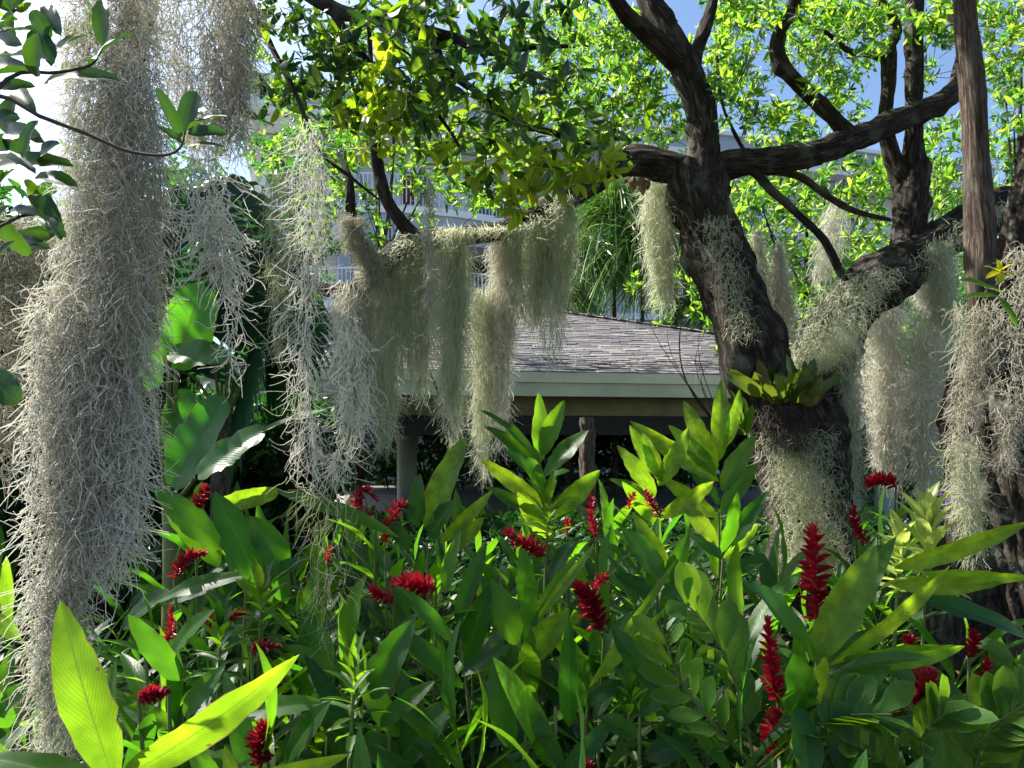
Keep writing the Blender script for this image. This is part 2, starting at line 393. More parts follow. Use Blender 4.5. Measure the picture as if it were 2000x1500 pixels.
ctr = P(795, 900, 14.2); round_col(Vector((ctr.x, ctr.y, 0)), .19, 0, ZE - .92, M_col_shade)
for u_, y_ in ((1500, 13), (1730, 12.4), (1260, 23)):
    ctr = P(u_, 900, y_); round_col(Vector((ctr.x, ctr.y, 0)), .18, 0, ZE - .92, M_col_shade)
# floor slab of the pavilion
M_conc = plain('concrete', (.28, .27, .25), .8, 3, .2)
link('floor_slab', MB().prism(L(-PH + .3, .3, 0.02), ex * (2 * PH - .6), ey * (2 * PH - .6), ez * .1).mesh('floor_slab', M_conc), pav)

# ------------------------------------------------------------------ apartment building behind
M_wall = plain('white_wall', (.60, .63, .66), .8, .5, .05)
M_wall2 = plain('grey_blue_wall', (.36, .41, .47), .8, .5, .06)
M_trim = plain('white_trim', (.80, .81, .82), .5, 2, .04)
M_glass = plain('dark_glass', (.02, .025, .03), .08, 2, .1, spec=.8)
M_door = plain('maroon_curtain', (.13, .02, .025), .7)
M_frame = plain('white_frame', (.72, .73, .75), .5)
M_rail = plain('white_railing', (.75, .76, .78), .4)
bld = empty('apartment_building', (2, 28, 0))
tag(bld, 'pale blue-grey apartment building with curved balconies and white railings behind the trees', 'building')
BA = math.atan2(2.1, 7.5); bx = Vector((math.cos(BA), math.sin(BA), 0)); by = Vector((-math.sin(BA), math.cos(BA), 0))
B0 = Vector((-6.6, 26.2, 0))                # wall line origin; balconies project forward
def Bp(a, d, z): return B0 + bx * a + by * d + ez * z
FL = 3.05
link('wall', MB().prism(Bp(-2.2, 0, 0), bx * 30.2, by * 9, ez * 12.1).mesh('wall', M_wall), bld)
link('roof', MB().prism(Bp(-2.8, -1.9, 12.15), bx * 31.3, by * 11.5, ez * .35).mesh('roof', M_trim), bld)
link('parapet', MB().prism(Bp(-2.5, -1.6, 12.5), bx * 30.7, by * .3, ez * .75).mesh('parapet', M_wall2), bld)
link('gutter', MB().prism(Bp(-2.6, -1.75, 13.25), bx * 30.9, by * .5, ez * .14).mesh('gutter', M_trim), bld)
def bal_edge(a):                             # how far the slab projects
    return -2.0 - 1.0 * max(0, math.cos((a - 3.2) / 3.4 * PI / 2)) ** .6 * (abs(a - 3.2) < 3.4) - .7 * max(0, math.sin((a - 8) / 7 * PI)) * (8 < a < 22)
for fi, zf in enumerate((3.0, 6.05, 9.1)):
    aa = np.linspace(-2.2, 26, 120); mm = MB()
    vs = []; fs = []
    for a in aa:
        e_ = bal_edge(a)
        vs += [Bp(a, e_, zf - .22), Bp(a, e_, zf), Bp(a, -.003, zf), Bp(a, -.003, zf - .22)]
    for i in range(len(aa) - 1):
        for j in range(4): fs.append((i * 4 + j, i * 4 + (j + 1) % 4, (i + 1) * 4 + (j + 1) % 4, (i + 1) * 4 + j))
    mm.quadmesh(vs, fs); link('balcony_slab', mm.mesh('balcony_slab', M_trim), bld)
    mm = MB(); vs = []; fs = []
    for a in aa:
        e_ = bal_edge(a) + .10
        vs += [Bp(a, e_, zf - 1.1), Bp(a, e_, zf - .223), Bp(a, e_ + .1, zf - .223), Bp(a, e_ + .1, zf - 1.1)]
    for i in range(len(aa) - 1):
        for j in range(4): fs.append((i * 4 + j, i * 4 + (j + 1) % 4, (i + 1) * 4 + (j + 1) % 4, (i + 1) * 4 + j))
    if fi == 2: mm.quadmesh(vs, fs); link('spandrel', mm.mesh('spandrel', M_wall2), bld)
    mm = MB(); vs = []; fs = []
    for a in aa:
        e_ = bal_edge(a) + .06
        vs += [Bp(a, e_, zf + 1.02), Bp(a, e_, zf + 1.07), Bp(a, e_ + .06, zf + 1.07), Bp(a, e_ + .06, zf + 1.02)]
    for i in range(len(aa) - 1):
        for j in range(4): fs.append((i * 4 + j, i * 4 + (j + 1) % 4, (i + 1) * 4 + (j + 1) % 4, (i + 1) * 4 + j))
    mm.quadmesh(vs, fs); link('handrail', mm.mesh('handrail', M_rail), bld)
    base = MB().prism((-.015, -.015, 0), (.03, 0, 0), (0, .03, 0), (0, 0, 1.02)).mesh('baluster', M_rail)
    rest = MB(); a = -2.1
    while a < 25:
        q = Bp(a, bal_edge(a) + .09, zf)
        if fi == 2 and -3 < a < 13: o = link('baluster', base, bld, Matrix.Translation(q - bld.location))
        else: rest.prism(q - Vector((.015, .015, 0)), (.03, 0, 0), (0, .03, 0), (0, 0, 1.02))
        a += .135
    tag(link('balusters', rest.mesh('balusters', M_rail), bld), kind='stuff')
    for k, a0 in enumerate((-1.9, 2.6, 5.1, 9.2, 13, 17, 21)):   # doors and windows of each storey
        ww = (1.9, 1.2, 1.9, 1.5)[k % 4]; dz = (0.02, .9, .02, .02)[k % 4]; hh = 2.2 - dz
        wn = link('window', MB().prism(Bp(a0, -.05, zf + dz), bx * ww, by * .04, ez * hh).mesh('window', M_frame), bld)
        for q in range(2):
            pm = MB().prism(Bp(a0 + .07 + q * (ww / 2 - .01), -.07, zf + dz + .07), bx * (ww / 2 - .1), by * .018, ez * (hh - .14))
            link('pane', pm.mesh('pane', M_door if (k == 1 and q == 0) else M_glass), wn).matrix_parent_inverse = Matrix.Identity(4)
    for a0 in (.4, 7.4, 15):
        link('wall_pier', MB().prism(Bp(a0, -1.9, zf + .003), bx * .35, by * 1.89, ez * 2.8).mesh('wall_pier', M_wall2), bld)

# ------------------------------------------------------------------ leaves
def leaf_grid(Lg, W, prof='lance', fold=.15, droop=.5, wave=.0, twist=0., nx=4, ny=10, tipcurl=0., seed=0):
    r = np.random.default_rng(seed)
    t = np.linspace(0, 1, ny + 1)
    if prof == 'lance': wd = np.sin(PI * np.clip(t, 0, 1) ** .85) ** .72
    elif prof == 'ellip': wd = np.sin(PI * t ** .9) ** .5
    elif prof == 'obov': wd = np.sin(PI * t ** 1.5) ** .6
    elif prof == 'banana': wd = np.clip(np.sin(PI * np.clip(t * .98 + .01, 0, 1) ** .95), 0, 1) ** .38
    else: wd = np.sin(PI * t ** .7) ** 1.0
    wd = np.maximum(wd, .015) * W / 2; wd[-1] = W * .004
    ang = -droop * (t ** 1.3) * 1.0 - tipcurl * t ** 4
    dl = Lg / ny
    y = np.concatenate([[0], np.cumsum(np.cos((ang[1:] + ang[:-1]) / 2) * dl)]); z = np.concatenate([[0], np.cumsum(np.sin((ang[1:] + ang[:-1]) / 2) * dl)])
    u = np.linspace(-1, 1, nx + 1)
    U, T = np.meshgrid(u, t)
    Wd = wd[:, None]; tw = twist * T
    jt = 1 + .05 * np.stack([r.normal(size=ny + 1), r.normal(size=ny + 1)], 1).repeat([nx // 2, nx + 1 - nx // 2], axis=1) * (np.abs(U) > .9)
    off = U * Wd * (jt if nx > 2 else 1)
    lift = np.abs(U) * Wd * fold * 2 + wave * Wd * np.abs(U) ** 2 * np.sin(T * (9 + r.uniform(0, 5)) + (U > 0) * 2.1 + r.uniform(0, 6)) \
        + wave * .4 * Wd * np.sin(T * 23 + U * 3 + r.uniform(0, 6)) * np.abs(U)
    X = off * np.cos(tw) - lift * np.sin(tw); N_ = off * np.sin(tw) + lift * np.cos(tw)
    Y = y[:, None] - N_ * np.sin(ang)[:, None]; Z = z[:, None] + N_ * np.cos(ang)[:, None]
    V = np.stack([X, Y + np.zeros_like(X), Z], -1).reshape(-1, 3)
    uv = np.stack([(U + 1) / 2, T], -1).reshape(-1, 2)
    ii = (np.arange(ny)[:, None] * (nx + 1) + np.arange(nx)[None]).ravel()
    q = np.stack([ii, ii + 1, ii + nx + 2, ii + nx + 1], -1)
    return V, q, uv, np.array([0, y[-1], z[-1]])

def frame_to(base, tip, nh, e):              # matrix that sends the leaf's own base->tip chord onto base->tip
    base = Vector(base); tip = Vector(tip); c = tip - base; e = Vector(e)
    s = c.length / e.length; cy = c.normalized(); x = cy.cross(Vector(nh)).normalized(); zz = x.cross(cy)
    R = Matrix((x, cy, zz)).transposed().to_4x4()
    a = math.atan2(e.z, e.y)
    return Matrix.Translation(base) @ R @ Matrix.Rotation(-a, 4, 'X') @ Matrix.Scale(s, 4)

def hero_leaf(name, base, tip, wpx, parent, mat, nh=(0, -.6, .8), prof='lance', droop=.5, fold=.12, wave=.12, twist=0, ny=16, nx=6, seed=None):
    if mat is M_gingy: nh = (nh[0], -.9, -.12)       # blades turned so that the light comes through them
    """base, tip are (u, v, Y); width in px at mid depth"""
    b_, t_ = P(*base), P(*tip); W = wpx * (.80 if mat in (M_ging, M_gingy) else 1) / F * (base[2] + tip[2]) / 2
    Lc = (t_ - b_).length
    V, q, uv, e = leaf_grid(Lc, W, prof, fold, droop, wave, twist, nx, ny, seed=seed if seed is not None else random.randrange(9999))
    M = frame_to(b_, t_, nh, e)
    me = mesh_np(name, V, q, mat, uv)
    o = bpy.data.objects.new(name, me); COL.objects.link(o); o.parent = parent
    o.matrix_local = Matrix.Translation(-parent.location) @ M
    return o

def path_tube(name, pts, r0, r1, parent, mat, n=14, sides=6):
    c_ = catmull([tuple(p_) for p_ in pts], n)[None]; r = np.linspace(r0, r1, n)[None]
    V, q = tubes(c_, r, sides); return link(name, mesh_np(name, V, q, mat), parent)

# ---- leaf clouds: a template leaf copied to N places in one mesh
def template(kind):
    if kind == 'rhomb':
        V = np.array([[0, 0, 0], [-.16, .35, .05], [.16, .35, .05], [-.15, .65, .02], [.15, .65, .02], [0, 1, -.06], [0, .5, 0]], float)
        Fq = [[0, 2, 6, 1], [1, 6, 5, 3], [6, 2, 4, 5]]
        uv = np.array([[.5, 0], [0, .35], [1, .35], [0, .65], [1, .65], [.5, 1], [.5, .5]])
        return V, np.array(Fq), uv
    if kind == 'leaf':
        V, q, uv, e = leaf_grid(1, .36, 'lance', .22, .5, .1, 0, 2, 6, seed=3); return V, q, uv
    if kind == 'lanceo':
        V, q, uv, e = leaf_grid(1, .30, 'lance', .2, .5, .1, 0, 2, 4, seed=3); return V, q, uv
    if kind == 'narrow':
        V, q, uv, e = leaf_grid(1, .2, 'lance', .2, .6, .1, 0, 2, 4, seed=3); return V, q, uv
    if kind == 'round':
        V, q, uv, e = leaf_grid(1, .5, 'obov', .15, .3, .1, 0, 2, 5, seed=3); return V, q, uv

def leaf_frames(pos, dirs, ups, sc_):
    y = nrm(dirs); x = nrm(np.cross(y, ups)); z = np.cross(x, y)
    R = np.stack([x, y, z], axis=-1) * sc_[:, None, None]        # columns
    return R

def leaf_cloud(name, mat, pos, dirs, ups, sc_, kind='rhomb', parent=None, stuff=True):
    V0, q0, uv0 = template(kind); N = len(pos)
    R = leaf_frames(pos, dirs, ups, sc_)
    V = np.einsum('nij,kj->nki', R, V0) + pos[:, None, :]
    q = (q0[None] + (np.arange(N) * len(V0))[:, None, None]).reshape(-1, q0.shape[1])
    me = mesh_np(name, V.reshape(-1, 3), q, mat, np.tile(uv0, (N, 1)))
    o = link(name, me, parent)
    if stuff: o['kind'] = 'stuff'
    return o

def rosettes(centers, axes, nleaf, size, spread=(.6, 1.3), jit=.3):
    """whorls of leaves round each centre; returns pos, dirs, ups, sizes"""
    N = len(centers); k = nleaf
    ax = nrm(axes)[:, None, :]; ref = nrm(rng.normal(size=(N, 1, 3)))
    a = nrm(np.cross(ax, ref)); b_ = np.cross(ax, a)
    th = (np.arange(k)[None] * 2.399 + rng.uniform(0, 6, (N, 1)))[..., None] + rng.normal(size=(N, k, 1)) * .2
    ph = rng.uniform(spread[0], spread[1], (N, k, 1))
    d = (a * np.cos(th) + b_ * np.sin(th)) * np.sin(ph) + ax * np.cos(ph) + rng.normal(size=(N, k, 3)) * jit * .3
    pos = centers[:, None, :] + d * size * .06 - ax * size * .3 * rng.uniform(0, 1, (N, k, 1))
    ups = ax + rng.normal(size=(N, k, 3)) * jit
    s = size * rng.uniform(.45, 1.2, (N, k)) * rng.uniform(.75, 1.15, (N, 1))
    return pos.reshape(-1, 3), d.reshape(-1, 3), ups.reshape(-1, 3), s.ravel()

def blob_points(blobs, dens):
    """blobs: (u, v, Y, radius_px_u, radius_px_v, depth_m) -> points through their volumes"""
    out = []
    for (u, v, Y, ru, rv_, dy) in blobs:
        n_ = max(3, int(dens * ru * rv_ / 1000))
        q = rng.normal(size=(n_, 3)); q = q / np.linalg.norm(q, axis=1, keepdims=True) * rng.uniform(.15, 1, (n_, 1)) ** .5
        yy = Y + q[:, 1] * dy
        out.append(np.stack([(u + q[:, 0] * ru - 1000) / F * yy, yy, EYE - (v + q[:, 2] * rv_ - HOR) / F * yy], -1))
    return np.concatenate(out)

# ------------------------------------------------------------------ trunks and limbs
def limb(name, pts, parent, mat=None, sides=28, step=.03, rough=.10, knots=0):
    """pts: (u, v, Y, radius px). A tapering tube with ridged bark pushed out and in as geometry."""
    mat = mat or M_bark
    ctrl = [(*P(u, v, Y), r / F * Y) for (u, v, Y, r) in pts]
    ln = sum((Vector(ctrl[i][:3]) - Vector(ctrl[i + 1][:3])).length for i in range(len(ctrl) - 1))
    n = max(8, int(ln / step)); c_ = catmull(ctrl, n)
    cen = c_[:, :3]; rad = np.maximum(c_[:, 3], .002)
    T = nrm(np.gradient(cen, axis=0))
    ref = np.array([.3, 1, .1]); A = [nrm(np.cross(T[0], ref))]
    for i in range(1, n):
        a = A[-1] - T[i] * np.dot(A[-1], T[i]); A.append(nrm(a))
    A = np.array(A); B = np.cross(T, A)
    off = random.uniform(0, 50)
    kn = [(random.uniform(0, ln), random.uniform(0, 6.28), random.uniform(.15, .4)) for _ in range(int(ln / .35) + 1)] if knots >= 0 else []
    V = np.zeros((n, sides, 3)); UV = np.zeros((n, sides, 2)); s = 0
    for i in range(n):
        if i: s += np.linalg.norm(cen[i] - cen[i - 1])
        for j in range(sides):
            a = 2 * PI * j / sides
            r = rad[i]; ca, sa = math.cos(a), math.sin(a); tw = a + s * .8
            f = mnoise.noise(Vector((math.cos(tw) * 5 + off, math.sin(tw) * 5, s * 3.0)))          # ridges running along
            f2 = mnoise.noise(Vector((ca * 1.2, sa * 1.2 + off, s * 2.2)))
            f3 = mnoise.noise(Vector((math.cos(tw) * 11 + off, math.sin(tw) * 11, s * 9.0)))
            rr = r * (1 + rough * 1.5 * f + .22 * f2 + rough * 1.3 * f3)
            for (ks, ka, kh) in kn:
                if abs(s - ks) < r * 2: rr += r * kh * math.exp(-((s - ks) / (r * .7)) ** 2) * max(0, math.cos(a - ka)) ** 3
            V[i, j] = cen[i] + (A[i] * ca + B[i] * sa) * rr * .95
            UV[i, j] = (j / sides * max(rad[i], .03) / .12 if False else j / sides, s)
    V = V.reshape(-1, 3); i0 = (np.arange(n - 1) * sides)[:, None]; j = np.arange(sides)[None]; j2 = (j + 1) % sides
    q = np.stack([i0 + j, i0 + j2, i0 + sides + j2, i0 + sides + j], -1).reshape(-1, 4)
    # uv: use |angle| folded so there is no seam
    UV = UV.reshape(-1, 2); UV[:, 0] = np.abs(UV[:, 0] * 2 - 1) * .7
    me = mesh_np(name, V, q, mat, UV)
    return link(name, me, parent)

# ---- the big mossy tree in the middle right
t1 = empty('mossy_tree', (P(1590, 1000, 4.7).x, 4.7, 0))
tag(t1, 'dark rough-barked forked tree with a long level limb carrying the moss curtain', 'tree')
limb('trunk', [(1625, 2300, 4.6, 110), (1600, 1500, 4.6, 95), (1590, 1150, 4.6, 84), (1580, 1000, 4.6, 78), (1560, 880, 4.6, 82), (1545, 800, 4.6, 72), (1535, 740, 4.6, 40)], t1, sides=48, rough=.12)
limb('limb', [(1560, 930, 4.6, 60), (1520, 820, 4.55, 62), (1482, 740, 4.5, 56), (1450, 640, 4.5, 55), (1420, 550, 4.55, 55), (1392, 460, 4.6, 56), (1368, 385, 4.65, 54), (1362, 335, 4.7, 50)], t1, sides=44, rough=.12)
limb('limb', [(1368, 370, 4.68, 38), (1372, 300, 4.7, 34), (1370, 220, 4.7, 31), (1345, 150, 4.7, 29), (1310, 80, 4.75, 26), (1275, 20, 4.8, 23), (1250, -60, 4.85, 24)], t1)
limb('branch', [(1335, 130, 4.72, 24), (1290, 90, 4.6, 20), (1240, 45, 4.5, 17), (1205, 0, 4.4, 15), (1180, -60, 4.3, 13)], t1)
limb('branch', [(1350, 130, 4.7, 14), (1372, 70, 4.8, 13), (1392, 10, 4.9, 11), (1400, -60, 5, 10)], t1)
limb('limb', [(1350, 350, 4.7, 32), (1420, 322, 4.7, 27), (1500, 315, 4.75, 25), (1590, 300, 4.8, 24), (1680, 268, 4.9, 24), (1760, 232, 5.0, 23), (1830, 205, 5.1, 21), (1872, 170, 5.2, 20), (1885, 110, 5.3, 16), (1872, 50, 5.4, 12), (1840, 0, 5.5, 10), (1825, -60, 5.5, 9)], t1)
limb('limb', [(1385, 345, 4.7, 30), (1310, 325, 4.65, 32), (1240, 315, 4.6, 30), (1185, 330, 4.6, 26), (1140, 365, 4.6, 26), (1090, 400, 4.6, 22), (1030, 425, 4.6, 20), (980, 450, 4.6, 18), (900, 462, 4.6, 18), (830, 470, 4.6, 20), (780, 490, 4.6, 22), (735, 530, 4.6, 20), (690, 565, 4.6, 16), (620, 560, 4.7, 12), (540, 500, 4.8, 11), (470, 450, 4.9, 10)], t1)
limb('branch', [(830, 475, 4.6, 15), (790, 440, 4.6, 14), (755, 390, 4.6, 13), (738, 330, 4.6, 12), (732, 270, 4.6, 12), (728, 230, 4.6, 9), (724, 130, 4.6, 6), (720, 40, 4.6, 5)], t1)
limb('branch', [(745, 525, 4.6, 12), (700, 470, 4.6, 12), (685, 420, 4.6, 11), (683, 350, 4.6, 7), (660, 300, 4.7, 4)], t1)
limb('branch', [(1655, 268, 4.85, 24), (1640, 245, 4.85, 15), (1595, 200, 4.8, 14), (1550, 155, 4.8, 14), (1522, 115, 4.8, 15), (1520, 70, 4.8, 13), (1545, 20, 4.8, 12), (1560, -60, 4.8, 11)], t1)
limb('branch', [(1468, 330, 4.7, 9), (1510, 375, 4.7, 9), (1560, 420, 4.7, 8), (1610, 470, 4.7, 8), (1645, 540, 4.75, 8)], t1, sides=12)
limb('branch', [(1485, 330, 4.9, 8), (1560, 345, 5, 8), (1620, 385, 5.1, 7), (1670, 412, 5.2, 6), (1740, 430, 5.4, 4)], t1, M_bark2, sides=12)
limb('branch', [(1400, 110, 4.9, 3), (1410, 200, 4.8, 3), (1440, 270, 4.75, 4), (1470, 320, 4.72, 4)], t1, sides=8)
# second stem
limb('limb', [(1570, 940, 4.65, 62), (1590, 820, 4.7, 60), (1605, 730, 4.75, 58), (1628, 650, 4.8, 58), (1670, 590, 4.85, 56), (1730, 545, 4.9, 52), (1800, 500, 4.95, 46), (1860, 455, 5.0, 42), (1930, 415, 5.05, 38), (2010, 385, 5.1, 32), (2120, 340, 5.2, 26)], t1, sides=40, rough=.12)
limb('limb', [(1760, 540, 4.95, 34), (1768, 480, 5, 30), (1775, 400, 5.05, 30), (1780, 350, 5.1, 30), (1785, 260, 5.15, 18), (1785, 150, 5.2, 17), (1785, 60, 5.25, 17), (1790, -60, 5.3, 15)], t1)
limb('branch', [(1775, 370, 5.1, 22), (1745, 310, 5.1, 16), (1728, 240, 5.1, 14), (1735, 170, 5.1, 13), (1735, 100, 5.1, 15), (1728, 85, 5.1, 12)], t1)
limb('branch', [(1735, 95, 5.1, 10), (1752, 60, 5.05, 9), (1735, 20, 5, 8), (1700, -20, 5, 7)], t1, M_bark2, sides=12)
limb('branch', [(1735, 110, 5.1, 9), (1700, 105, 5.1, 8), (1660, 100, 5.1, 6), (1610, 60, 5.1, 4)], t1, sides=10)
# ---- slender straight trunk at the right
t2 = empty('slender_tree', (P(1990, 1000, 3.5).x, 3.5, 0))
tag(t2, 'slender straight light-brown trunk crossing in front of the right limb', 'tree')
limb('trunk', [(2010, 2000, 4.0, 30), (1985, 1300, 4.0, 28), (1955, 900, 3.9, 28), (1922, 600, 3.55, 27), (1915, 450, 3.5, 26), (1905, 250, 3.5, 24), (1893, 100, 3.5, 22), (1884, 0, 3.5, 20), (1876, -120, 3.5, 18)], t2, M_bark2, sides=32, rough=.07, knots=-1)
# ---- massive trunk at the right edge
t3 = empty('massive_tree', (P(1990, 1000, 4.0).x, 4.0, 0))
tag(t3, 'massive dark furrowed trunk at the right edge behind the slender trunk', 'tree')
limb('trunk', [(2010, 2300, 3.75, 165), (1990, 1400, 3.75, 128), (1975, 1150, 3.75, 112), (1962, 950, 3.75, 105), (1955, 800, 3.8, 94), (1970, 690, 3.95, 78), (2000, 580, 4.05, 66), (2030, 430, 4.1, 60), (2060, 300, 4.1, 55), (2080, 100, 4.1, 50)], t3, sides=96, rough=.13, knots=-1)
limb('root_flare', [(1850, 1300, 3.7, 50), (1862, 1100, 3.7, 34), (1882, 960, 3.7, 26), (1905, 850, 3.72, 22), (1935, 740, 3.75, 14)], t3, sides=32, rough=.14, knots=-1)

# ------------------------------------------------------------------ foliage of the trees
def twigs(parent, starts, ends, r, mat=None, name='twigs'):
    N = len(starts); t = np.linspace(0, 1, 5)[None, :, None]
    mid = rng.normal(size=(N, 1, 3)) * .06 * np.linalg.norm(ends - starts, axis=1)[:, None, None]
    paths = starts[:, None] * (1 - t) + ends[:, None] * t + mid * np.sin(t * PI)
    V, q = tubes(paths, np.full((N, 5), r) * np.linspace(1.2, .5, 5)[None], 3)
    return tag(link(name, mesh_np(name, V, q, mat or M_twig), parent), kind='stuff')

def crown(parent, blobs, dens, size, nleaf, mat, kind='rhomb', upw=.4, tw=True, r=.003, indiv=0, name='foliage', jit=.45):
    cen = blob_points(blobs, dens)
    ax = rng.normal(size=cen.shape) * .8 + np.array([0, -.1, upw])
    pos, d, up, s = rosettes(cen, ax, nleaf, size, (.35, 1.5), jit)
    idx = np.arange(len(pos)); take = np.zeros(len(pos), bool)
    if indiv:                                # the leaves that show largest become parts of their own
        sx = pos[:, 0] / pos[:, 1] * F + 1000; sy = HOR - (pos[:, 2] - EYE) / pos[:, 1] * F
        vis = (sx > 0) & (sx < 2000) & (sy > 0) & (sy < 1500)
        order = np.argsort(-(s / pos[:, 1] + vis * 10))[:indiv]; take[order] = True
        V0, q0, uv0 = template(kind); me = mesh_np('leaf', V0, q0, mat, uv0)
        R = leaf_frames(pos[take], d[take], up[take], s[take])
        inv = Matrix.Translation(-parent.location)
        for Rk, pk in zip(R, pos[take]):
            Mx = Matrix(Rk.tolist()).to_4x4(); Mx.translation = Vector(pk)
            o = bpy.data.objects.new('leaf', me); COL.objects.link(o); o.parent = parent; o.matrix_local = inv @ Mx
    k = ~take
    leaf_cloud(name, mat, pos[k], d[k], up[k], s[k], kind, parent)
    if tw:
        c2 = cen[rng.permutation(len(cen))[:len(cen) // 2]]
        # each twig runs from the nearest of a few blob hearts
        hearts = np.array([P(b_[0], b_[1], b_[2]) for b_ in blobs])
        dd = np.linalg.norm(c2[:, None] - hearts[None], axis=2); h = hearts[dd.argmin(1)]
        twigs(parent, h + (c2 - h) * rng.uniform(0, .6, (len(c2), 1)), c2, r)
    return cen

# crown of the mossy tree: light small leaves over the right half
rb = []
for (u, v, ru, rv_) in [(1120, 120, 80, 60), (1180, 40, 90, 50), (1130, 210, 70, 50), (1230, 130, 60, 50), (1400, 60, 50, 60), (1430, 190, 50, 60), (1470, 130, 45, 50), (1440, 20, 60, 30), (1600, 40, 70, 50),
                        (1640, 110, 60, 45), (1560, 70, 40, 45), (1480, 210, 55, 45), (1540, 230, 40, 30), (1690, 60, 60, 50), (1650, 180, 40, 30), (1840, 30, 50, 40), (1960, 60, 50, 50),
                        (1500, 300, 30, 25), (1570, 260, 30, 25), (1250, 230, 55, 45), (1300, 270, 50, 40), (1440, 90, 45, 40), (1700, 20, 60, 40), (1760, 20, 60, 30), (1270, 190, 40, 40), (1800, 150, 30, 30), (1610, 150, 40, 40)]:
    rb.append((u, v, random.uniform(4.6, 6.2), ru, rv_, .45))
rb += [(u, v, random.uniform(4.8, 6.5), random.uniform(40, 75), random.uniform(30, 55), .5) for (u, v) in [(1060, 60), (1120, 20), (1180, 150), (1240, 60), (1260, 150), (1150, 90), (1210, 210), (1420, 30), (1500, 20), (1560, 120), (1620, 60), (1680, 30), (1650, 220), (1830, 60), (1920, 30), (1950, 120), (1990, 40), (1590, 20), (1400, 140), (1300, 200), (1540, 270)]]
rb = [(u, v, Y, ru * 1.25, rv_ * 1.2, dy) for (u, v, Y, ru, rv_, dy) in rb]
crown(t1, rb, 9.5, .075, 8, M_lime, 'lanceo', r=.0025, name='foliage')

# the waxy-leaved tree whose boughs come in from above
t4 = empty('waxy_leaved_tree', (-2.6, 4.4, 0))
tag(t4, 'waxy-leaved tree with dark and yellow-green leaves hanging across the top', 'tree')
limb('trunk', [(140, 2400, 4.4, 60), (160, 1500, 4.4, 50), (180, 800, 4.4, 42), (230, 200, 4.3, 36), (330, -150, 4.1, 32), (430, -320, 4.0, 28)], t4, sides=24)
limb('bough', [(430, -320, 4.0, 24), (520, -100, 3.8, 18), (640, 10, 3.7, 14), (760, 45, 3.6, 12), (880, 72, 3.6, 11), (960, 100, 3.5, 9), (1040, 92, 3.5, 6), (1110, 90, 3.5, 4)], t4, sides=14)
limb('bough', [(840, 62, 3.6, 9), (870, 130, 3.6, 8), (930, 180, 3.6, 8), (1000, 235, 3.6, 8), (1080, 260, 3.6, 7), (1170, 285, 3.6, 5), (1230, 300, 3.6, 4)], t4, sides=12)
limb('bough', [(430, -320, 4, 14), (470, -40, 3.4, 8), (530, 90, 3.3, 6), (580, 190, 3.2, 5), (620, 290, 3.2, 4), (690, 350, 3.2, 3), (740, 390, 3.2, 2)], t4, sides=8)
limb('bough', [(640, 10, 3.7, 9), (720, 120, 3.6, 6), (800, 170, 3.5, 5), (860, 230, 3.4, 4), (900, 290, 3.4, 3)], t4, sides=8)
mag = []
for (u, v, ru, rv_) in [(560, 40, 80, 50), (640, 90, 80, 60), (720, 40, 80, 45), (800, 100, 70, 60), (860, 30, 70, 40), (930, 90, 70, 60), (1000, 40, 80, 45), (1060, 120, 60, 60), (620, 160, 60, 40), (700, 180, 60, 45),
                        (790, 200, 60, 50), (870, 180, 60, 50), (950, 200, 60, 50), (1020, 220, 60, 45), (680, 240, 50, 30), (820, 270, 60, 35), (900, 300, 55, 35), (980, 290, 60, 40), (1060, 290, 60, 40), (1130, 280, 50, 40),
                        (1010, 350, 55, 30), (1080, 345, 40, 25), (570, 110, 60, 50), (1180, 310, 50, 25), (540, 180, 40, 30), (1210, 240, 60, 40), (1000, 395, 40, 25), (740, 130, 50, 50)]:
    mag.append((u, v, random.uniform(3.2, 3.9), ru, rv_, .3))
mag = [(u + random.uniform(-40, 40), v + random.uniform(-30, 30), Y, ru * random.uniform(.8, 1.7), rv_ * random.uniform(.6, 1.5), .6) for (u, v, Y, ru, rv_, dy) in mag + mag]
crown(t4, mag, 2.2, .088, 6, M_mag, 'leaf', upw=-.1, r=.0022, indiv=290, jit=.7)
def wblob(x, y, z, rx, rz): return (1000 + x / y * F, HOR - (z - EYE) / y * F, y, rx / y * F, rz / y * F, .35)
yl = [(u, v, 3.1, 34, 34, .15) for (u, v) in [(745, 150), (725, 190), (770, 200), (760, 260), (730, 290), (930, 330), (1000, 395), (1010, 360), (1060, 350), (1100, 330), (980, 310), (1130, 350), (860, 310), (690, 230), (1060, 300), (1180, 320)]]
M_magy = leaf_mat('sunlit_waxy_leaf', [(.09, .14, .015), (.12, .16, .02)], [(.46, .68, .015), (.74, .80, .03)], .4, .6, 0, (.12, .15, .03))  # sunlit copy of the waxy leaf, the light put into its yellow
crown(t4, yl, 2.6, .10, 6, M_magy, 'leaf', upw=-.1, r=.0025, name='sunlit_foliage')
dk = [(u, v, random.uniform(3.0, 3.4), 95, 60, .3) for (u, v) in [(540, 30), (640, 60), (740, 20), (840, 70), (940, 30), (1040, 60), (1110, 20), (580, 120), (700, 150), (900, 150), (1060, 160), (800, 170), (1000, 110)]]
crown(t4, dk, 1.1, .085, 6, M_magd, 'leaf', upw=-.1, r=.0025, name='shaded_foliage')  # shade-side leaves, their shade put into a darker leaf colour
over = [wblob(x + random.uniform(-.2, .2), y, 4.6 + random.uniform(-.3, .5), .42, .3) for x in (-4.9, -4.3, -3.7, -3.2) for y in (4.0, 4.5, 5.0, 5.5)]
over += [wblob(x + random.uniform(-.2, .2), y, 4.7 + random.uniform(-.2, .4), .40, .25) for x in (-2.9, -2.3, -1.7) for y in (3.65, 4.1)]
